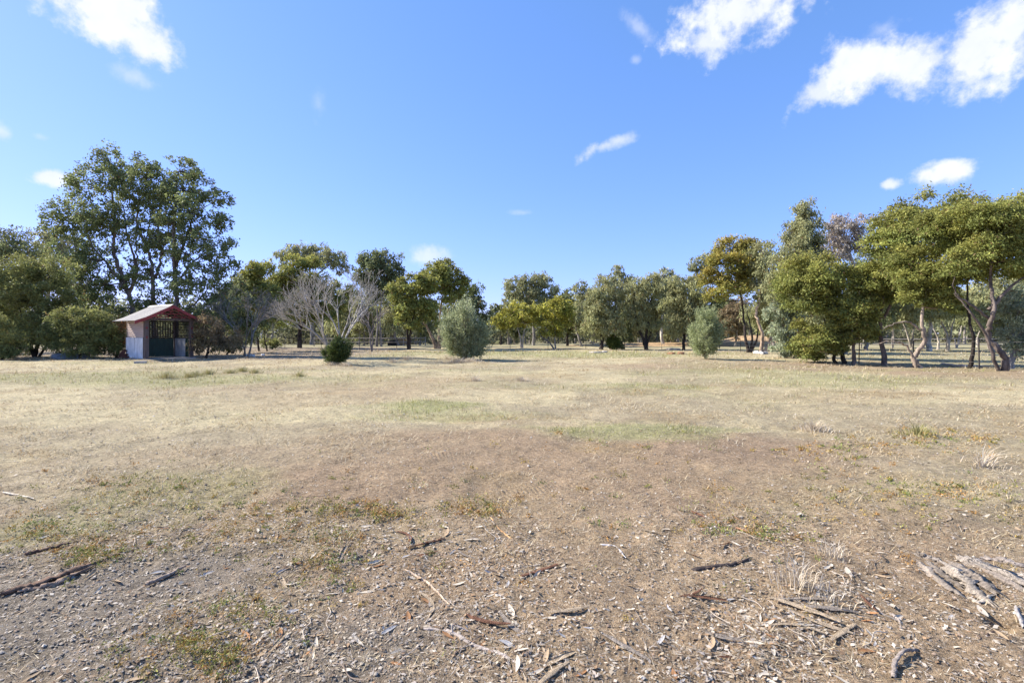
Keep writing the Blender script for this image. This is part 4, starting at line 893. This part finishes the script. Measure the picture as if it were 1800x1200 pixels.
pc = np.array([[.56,.46,.33],[.42,.32,.21],[.36,.23,.13],[.46,.39,.32],[.20,.14,.09],[.62,.54,.43]])[r.integers(0, 6, n)]*r.uniform(.75, 1.15, (n, 1))
tag(put('leaf_litter', mesh_np('leaf_litter', V, np.arange(4*n).reshape(n, 4), np.repeat(pc, 4, axis=0)), M['grass']), 'fine litter of broken leaf, bark and straw on the foreground dirt', 'litter', kind='stuff')
# low weeds with yellow-green and rusty leaves
WS = [(220,950,150,34),(480,925,130,38),(590,985,60,60),(420,1085,90,55),(300,1150,100,40),(160,985,60,20),(560,905,160,18),(640,900,120,16),(1470,790,150,16),(1560,870,200,40),(1640,770,120,12),(260,870,170,34),(850,895,60,14),(1330,930,90,20),(1690,870,120,26),(60,935,80,26),(380,1160,60,30)]
Pw, Cw = [], []
for k in range(1050):
    a_, b_, c_, e_ = WS[r.integers(0, len(WS))] if r.random() < .8 else (900, 900, 900, 130)
    px_ = a_+r.normal()*c_*.6; py_ = b_+r.normal()*e_*.6
    if py_ < 745: continue
    X, Yv = gp(px_, py_); m = int(r.integers(10, 34)); R_ = r.uniform(.02, .075)*(.7+.08*Yv); hh = R_*r.uniform(.35, .9)
    q = r.normal(size=(m, 3))*np.array([R_*.6, R_*.6, 0]); q[:, 2] = np.abs(r.normal(size=m))*hh*.7; q[:, 0] += X; q[:, 1] += Yv; q[:, 2] += gfull(q[:, 0], q[:, 1])+.004
    base_ = np.array([[.25,.24,.06],[.38,.27,.08],[.40,.22,.07],[.20,.23,.06]])[r.integers(0, 4)]
    Pw.append(q); Cw.append(base_*np.exp(r.normal(size=(m, 1))*.25))
Pw = np.vstack(Pw); Cw = np.vstack(Cw); Dw = unit(len(Pw), r)+np.array([0, 0, .5])
Vq, Fq = leaf_quads(Pw, Dw, 1.0, .4, r)
Vq = (Vq.reshape(-1, 4, 3)-Pw[:, None])*(.007+.0032*Pw[:, 1])[:, None, None]+Pw[:, None]
tag(put('low_weeds', mesh_np('low_weeds', Vq.reshape(-1, 3), Fq, np.repeat(Cw, 4, axis=0)), M['grass']), 'patches of low yellow-green and rusty weeds on the foreground dirt', 'weeds', kind='stuff')

# fallen gum leaves one can pick out
def gum_leaf(seed):
    rr = np.random.default_rng(seed); m = 8; bend = rr.uniform(-.35, .35); curl = rr.uniform(.0, .35); roll = rr.uniform(.1, .55); wid = rr.uniform(.10, .19)
    V, Fq = [], []
    for i_ in range(m):
        t_ = i_/(m-1); xx = t_-.5; yc_ = bend*(.25-xx*xx); zc = curl*xx*xx; ww = wid*math.sin(math.pi*min(t_*.96+.02, 1))**.75*(1-.25*t_)
        for sgn in (-1, 0, 1): V.append((xx, yc_+sgn*ww, zc+(roll*ww if sgn else 0)+rr.normal()*.006))
    for i_ in range(m-1):
        for j_ in range(2): Fq.append((3*i_+j_, 3*i_+3+j_, 3*i_+4+j_, 3*i_+1+j_))
    return mesh_np('fallen_leaf', np.array(V), np.array(Fq), smooth=True)
LM = [gum_leaf(k) for k in range(8)]
for me in LM: me.materials.append(M['litter'])
LC = [('bleached cream', (.54,.46,.35)), ('tan', (.38,.27,.16)), ('orange-brown', (.33,.165,.07)), ('silvery grey', (.40,.375,.35))]
LAND = [(110,1015,'the long dark bark slab'),(290,1015,'the straight brown stick'),(840,1150,'the thick grey stick'),(750,1030,'the crooked tan stick'),(1268,994,'the charred stick'),(1080,965,'the pale forked twig'),(888,936,'the thin orange twig'),
  (1592,1160,'the hooked grey stick'),(1400,1035,'the pale dry tussock'),(1700,1015,'the grey stump'),(1757,1090,'the burrow hole'),(1415,1085,'the longest buff bark strip'),(1240,1050,'the red-brown bark curl'),(745,975,'the dark bark chunk'),(1330,938,'the brown curved twig'),
  (85,968,'the thin dark bark length'),(35,868,'the pale straight stick'),(1577,1095,'the bent grey twig'),(1725,818,'the spiky bleached tussock')]
def where(px_, py_):
    L_ = min(LAND, key=lambda l: (l[0]-px_)**2+(2*(l[1]-py_))**2); dx, dy = px_-L_[0], 2*(py_-L_[1]); far_ = math.hypot(dx, dy)
    side = ('right of ' if dx > 0 else 'left of ') if abs(dx) > abs(dy) else ('in front of ' if dy > 0 else 'behind ')
    return ('close ' if far_ < 70 else '' if far_ < 160 else 'well ')+side+L_[2]
def drop(me, px_, py_, size, ci, rr, tilt=.25):
    X, Yv = gp(px_, py_); o = bpy.data.objects.new('fallen_leaf', me); C.objects.link(o)
    o.location = (X, Yv, float(gfull(np.array([X]), np.array([Yv]))[0])+.004); o.scale = (size, size, size)
    o.rotation_euler = (rr.normal()*tilt, rr.normal()*tilt*.6, rr.uniform(0, 6.28)); f = rr.uniform(.85, 1.15)
    o.color = (*[c*f for c in LC[ci][1]], 1)
    nm = LC[ci][0]; wh = where(px_, py_); return tag(o, f"{'small' if size < .062 else 'large' if size > .09 else 'mid-sized'} {nm} gum leaf {wh}", 'leaf', 'fallen gum leaves')
rr = np.random.default_rng(77)
HC = [(870,1000,90,55),(1400,1090,110,70),(720,1100,160,80),(960,1130,170,70),(1290,1130,120,60),(1480,1040,150,60),(430,1120,130,70),(330,930,150,40),(1340,940,120,35),(640,940,140,40)]
for k in range(290):
    if rr.random() < .6: a_, b_, c_, e_ = HC[rr.integers(0, len(HC))]; px_, py_ = a_+rr.normal()*c_*.7, b_+rr.normal()*e_*.7
    else: px_, py_ = rr.uniform(10, 1790), rr.uniform(890, 1195)
    py_ = float(np.clip(py_, 872, 1197)); px_ = float(np.clip(px_, 3, 1797))
    drop(LM[rr.integers(0, 8)], px_, py_, rr.uniform(.042, .112), int(rr.choice(4, p=[.47, .25, .12, .16])), rr)
# twigs
TM = []
for k in range(7):
    q = curve_pts([(-.5, 0, 0, .013), (-.15, rr.normal()*.06, .01, .012), (.2, rr.normal()*.07, .012, .010), (.5, rr.normal()*.09, .0, .005)], 4)
    LLt, LRt = [q[:, :3]], [q[:, 3]]
    if k % 2: 
        p_ = q[6]; e_ = p_[:3]+np.array([.2, rr.choice([-1, 1])*.15, .03]); LLt.append(np.array([p_[:3], (p_[:3]+e_)/2+[0, .01, .01], e_])); LRt.append(np.array([.007, .006, .003]))
    Vt, Ft = tube_np(LLt, LRt, 5); me = mesh_np('twig', Vt, Ft, smooth=True); me.materials.append(M['twig']); TM.append(me)
TC = [('pale', (.46,.38,.29)), ('grey-brown', (.25,.19,.14)), ('dark', (.10,.075,.06))]
for k in range(120):
    if rr.random() < .5: a_, b_, c_, e_ = HC[rr.integers(0, len(HC))]; px_, py_ = a_+rr.normal()*c_, b_+rr.normal()*e_
    else: px_, py_ = rr.uniform(10, 1790), rr.uniform(850, 1195)
    py_ = float(np.clip(py_, 850, 1197)); px_ = float(np.clip(px_, 3, 1797)); X, Yv = gp(px_, py_); ci = int(rr.choice(3, p=[.55, .3, .15])); sz_ = rr.uniform(.07, .26)
    o = put('twig', TM[rr.integers(0, 7)], None, None, (X, Yv, float(gfull(np.array([X]), np.array([Yv]))[0])+.009)); o.scale = (sz_, sz_, sz_*.8); o.rotation_euler = (rr.normal()*.5, rr.normal()*.05, rr.uniform(0, 6.28))
    o.color = (*TC[ci][1], 1); wh = where(px_, py_); tag(o, f"{'short' if sz_ < .13 else 'long' if sz_ > .2 else 'mid-length'} thin {TC[ci][0]} twig {wh}", 'twig', 'fallen twigs')
# curled strips of bark
def bark_strip(seed):
    q = np.random.default_rng(seed); m, kk = 8, 6; V, Fq = [], []; arc = q.uniform(1.4, 3.6); bd = q.normal()*.12
    for i_ in range(m):
        t_ = i_/(m-1); R_ = .05*(.6+.5*math.sin(math.pi*t_))*(1+q.normal()*.12)
        for j_ in range(kk):
            an_ = -arc/2+arc*j_/(kk-1)+.5*t_; V.append((t_-.5, bd*(t_-.5)**2*2+R_*math.sin(an_), R_*(1-math.cos(an_))+q.normal()*.003))
    for i_ in range(m-1):
        for j_ in range(kk-1): Fq.append((kk*i_+j_, kk*i_+kk+j_, kk*i_+kk+j_+1, kk*i_+j_+1))
    return mesh_np('bark_strip', np.array(V), np.array(Fq), smooth=True)
BM_ = [bark_strip(k) for k in range(6)]
for me in BM_: me.materials.append(M['wood_old'])
BC = [('buff', (.42,.32,.21)), ('rust-brown', (.20,.10,.06)), ('grey', (.29,.24,.19))]
def strip(px_, py_, sz_, rz, ci, label=None, flip=False, mesh=None):
    X, Yv = gp(px_, py_); o = put('bark_strip', BM_[mesh if mesh is not None else rr.integers(0, 6)], None, None, (X, Yv, float(gfull(np.array([X]), np.array([Yv]))[0])+(.008 if not flip else .03*sz_+.008)))
    o.scale = (sz_, sz_*1.15, sz_*.42); o.rotation_euler = (math.pi if flip else rr.normal()*.15, rr.normal()*.04, rz); o.color = (*BC[ci][1], 1); wh = where(px_, py_)
    return tag(o, label or f"{'short' if sz_ < .16 else 'long' if sz_ > .24 else 'mid-length'} curled {BC[ci][0]} bark piece {wh}", 'bark', 'curled bark pieces')
for k in range(34):
    a_, b_, c_, e_ = HC[rr.integers(0, len(HC))]; strip(float(np.clip(a_+rr.normal()*c_, 5, 1795)), float(np.clip(b_+rr.normal()*e_, 880, 1195)), rr.uniform(.10, .30), rr.uniform(0, 6.28), int(rr.choice(3, p=[.5, .25, .25])), flip=rr.random() < .5)
strip(1415, 1075, .34, -.75, 0, 'longest buff bark strip in the litter heap before the dry tussock', True, 1); strip(1440, 1095, .30, -.7, 0, 'buff bark strip lying just below the longest one in the litter heap', True, 2)
strip(1398, 1100, .26, -.3, 0, 'short curled buff bark piece at the left of the litter heap', False, 3); strip(1240, 1050, .24, -.15, 1, 'dark red-brown bark curl left of the litter heap', False, 4)
strip(745, 975, .2, .4, 1, 'dark brown bark chunk in the middle foreground', True, 0); strip(855, 1102, .26, -.35, 1, 'long brown bark roll above the thick grey stick', True, 5)
# big pieces placed as seen
log('fallen_bark', 'long dark slab of brown bark on the gravel at lower left', [(12, 1046), (70, 1032), (130, 1010), (205, 982)], .024, (.16,.105,.075), 'bark', flat=.55, ridge=.42)
log('fallen_bark', 'second split length of bark lying against the long dark slab', [(40, 1043), (95, 1030), (160, 1003)], .019, (.30,.21,.15), 'bark', flat=.55, ridge=.42)
log('fallen_bark', 'thin dark bark length behind the long slab at left', [(48, 977), (85, 968), (118, 958)], .016, (.14,.09,.065), 'bark', flat=.6, ridge=.4)
log('stick', 'straight brown stick right of the long bark slab', [(256, 1028), (290, 1016), (326, 998)], .013, (.36,.27,.20), 'stick')
log('stick', 'thick grey stick crossing the bottom edge left of centre', [(745, 1113), (790, 1120), (840, 1146), (890, 1165), (960, 1215)], .010, (.36,.30,.25), 'stick', forks=((.3, .7, .08),))
log('stick', 'crooked tan stick in the middle foreground', [(712, 1003), (740, 1018), (758, 1032), (790, 1070)], .008, (.48,.36,.25), 'stick')
log('stick', 'dark charred stick lying level right of centre', [(1216, 1002), (1260, 998), (1300, 993), (1320, 984)], .012, (.085,.065,.055), 'stick', forks=((.6, .5, .05),))
log('stick', 'pale forked twig upper right of the middle foreground', [(1056, 959), (1082, 964), (1100, 982)], .007, (.58,.54,.50), 'twig', forks=((.5, .6, .12),))
log('stick', 'thin orange twig pointing to the middle leaf heap', [(862, 912), (880, 935), (914, 960)], .007, (.48,.28,.13), 'twig')
log('stick', 'hooked grey stick at the bottom right', [(1570, 1186, 0), (1574, 1168, .02), (1590, 1152, .03), (1614, 1141, .0)], .010, (.28,.23,.19), 'stick')
log('stick', 'dark crooked twig beside the burrow hole', [(1720, 1125), (1735, 1113), (1752, 1106)], .008, (.16,.11,.085), 'twig', forks=((.5, -.9, .06),))
log('stick', 'bent grey twig left of the burrow hole', [(1565, 1077), (1580, 1090), (1585, 1118)], .009, (.30,.25,.21), 'twig')
log('stick', 'grey stick at the right frame edge below the stump', [(1786, 1068), (1792, 1085), (1799, 1102)], .012, (.38,.34,.30), 'stick')
log('stick', 'brown curved twig at the top of the right litter', [(1294, 928), (1320, 938), (1375, 955)], .009, (.25,.14,.08), 'twig')
log('stick', 'pale straight stick far left at mid foreground', [(5, 861), (35, 868), (60, 874)], .008, (.60,.52,.40), 'stick')
X, Yv = gp(1690, 1010); st = tag(empty('old_stump', (X, Yv, gz1(X, Yv))), 'weathered grey remains of a tree stump half buried at right', 'stump')
for (pts, rad, c_) in [([(1622,990),(1648,1012),(1684,1040)], .034, (.40,.33,.26)), ([(1632,986),(1655,1004),(1690,1026)], .026, (.30,.245,.19)), ([(1668,1000),(1700,1022),(1734,1052)], .052, (.46,.385,.30)), ([(1680,994),(1712,1014),(1748,1040)], .044, (.38,.31,.24)),
                       ([(1690,978),(1740,1000),(1815,1034)], .046, (.40,.34,.275)), ([(1705,990),(1760,1016),(1812,1046)], .034, (.33,.27,.215)), ([(1616,972),(1632,977),(1652,984)], .034, (.30,.25,.20)), ([(1730,982),(1765,988),(1812,1002)], .028, (.36,.30,.25)), ([(1704,1046),(1722,1056),(1742,1044)], .016, (.52,.44,.34)), ([(1755,1004),(1785,1012),(1812,1018)], .03, (.42,.36,.30))]:
    c_ = tuple(.72*v for v in c_); o = log('root', 'x', pts, rad*.9, c_, n=18, flat=.5, ridge=.34, bumpy=.14); del o['label']; del o['category']; loc = o.location.copy(); o.parent = st; o.location = (loc.x-X, loc.y-Yv, loc.z-gz1(X, Yv)-rad*.55); o.name = 'root'
# tussocks of dry grass
def tussock(label, px_, py_, nb, h, spread, cols, thin=.0022, lean=.6):
    q = np.random.default_rng(int(px_*7+py_)); X, Yv = gp(px_, py_); z0 = float(gfull(np.array([X]), np.array([Yv]))[0])
    V, Fq, Cc = [], [], []
    for k in range(nb):
        a_ = q.uniform(0, 6.28); rr0 = abs(q.normal())*spread*.5; b0 = np.array([math.cos(a_)*rr0, math.sin(a_)*rr0, 0]); a2 = a_+q.normal()*.8
        hh = h*q.uniform(.25, 1.1)*math.exp(-(rr0/spread)**2*1.5); out = np.array([math.cos(a2), math.sin(a2), 0])*hh*lean*q.uniform(.1, 1.2); sdd = np.array([-math.sin(a2+.7), math.cos(a2+.7), 0])*thin
        p1 = b0+out*.35+[0, 0, hh*.6]; p2 = b0+out+[0, 0, hh*q.uniform(.75, 1)]
        i_ = len(V); V += [b0-sdd, b0+sdd, p1+sdd*.8, p1-sdd*.8, p2+sdd*.3, p2-sdd*.3]; Fq += [(i_, i_+1, i_+2, i_+3), (i_+3, i_+2, i_+4, i_+5)]
        c_ = np.array(cols[q.integers(0, len(cols))])*q.uniform(.8, 1.15); Cc += [c_]*6
    o = put('grass_tussock', mesh_np('grass_tussock', np.array(V), np.array(Fq), np.array(Cc)), M['grass'], None, (X, Yv, z0)); 
    root_ = tag(empty('grass_tussock', (X, Yv, z0)), label, 'grass tussock'); o.name = 'blades'; o['kind'] = 'stuff'; o.parent = root_; o.location = (0, 0, 0); return root_
STR = [(.66,.58,.46), (.58,.48,.34), (.50,.40,.27)]; GST = [(.36,.33,.13), (.46,.37,.19), (.30,.28,.11)]
tussock('pale dry grass tussock standing above the right litter heap', 1400, 1035, 130, .20, .22, STR); tussock('smaller wispy dry tussock behind the litter-heap tussock', 1462, 975, 80, .17, .16, STR); tussock('sparse dry grass stems right of the litter heap', 1460, 1062, 60, .13, .2, STR)
tussock('spiky bleached tussock at the right edge in mid distance', 1725, 818, 90, .28, .3, STR, .004, 1.3)
for (px_, py_, h_, lab) in [(292,664,.32,'darkest round grass tussock right below the shed'), (333,662,.26,'olive grass tussock second from the shed'), (345,660,.24,'low tussock touching the second tussock below the shed'), (367,657,.24,'straw tussock mid-way between shed and bush'),
    (405,656,.22,'left one of the close straw tussocks toward the dark bush'), (425,654,.26,'middle one of the close straw tussocks toward the dark bush'), (448,656,.24,'right one of the close straw tussocks toward the dark bush'), (527,662,.22,'lone tussock below left of the dark bush'),
    (716,634,.40,'golden tussock in the shade line left of the big olive bush'), (690,637,.36,'golden tussock further left of the big olive bush'), (1430,752,.2,'low brown tussock in the right middle ground'), (1615,762,.2,'mossy tussock in the right middle ground'), (835,668,.2,'brown tuft on the bare rise in mid paddock'), (917,668,.2,'rusty tuft right of the bare rise in mid paddock')]:
    tussock(lab, px_, py_, 260, h_, h_*1.9, GST if px_ < 560 or px_ > 1500 else STR, .0045, 1.0)
for k, (px_, py_) in enumerate([(790,632),(826,635),(806,636)]):
    tussock(['left','right','front'][k]+' golden grass skirt at the foot of the big olive bush', px_, py_, 420, .30, 1.1, STR, .007, 1.1)
for k, (px_, py_) in enumerate([(580,643),(606,644)]):
    tussock(['left','right'][k]+' fringe of dry grass at the foot of the dark bush', px_, py_, 220, .24, .6, STR, .006, 1.1)
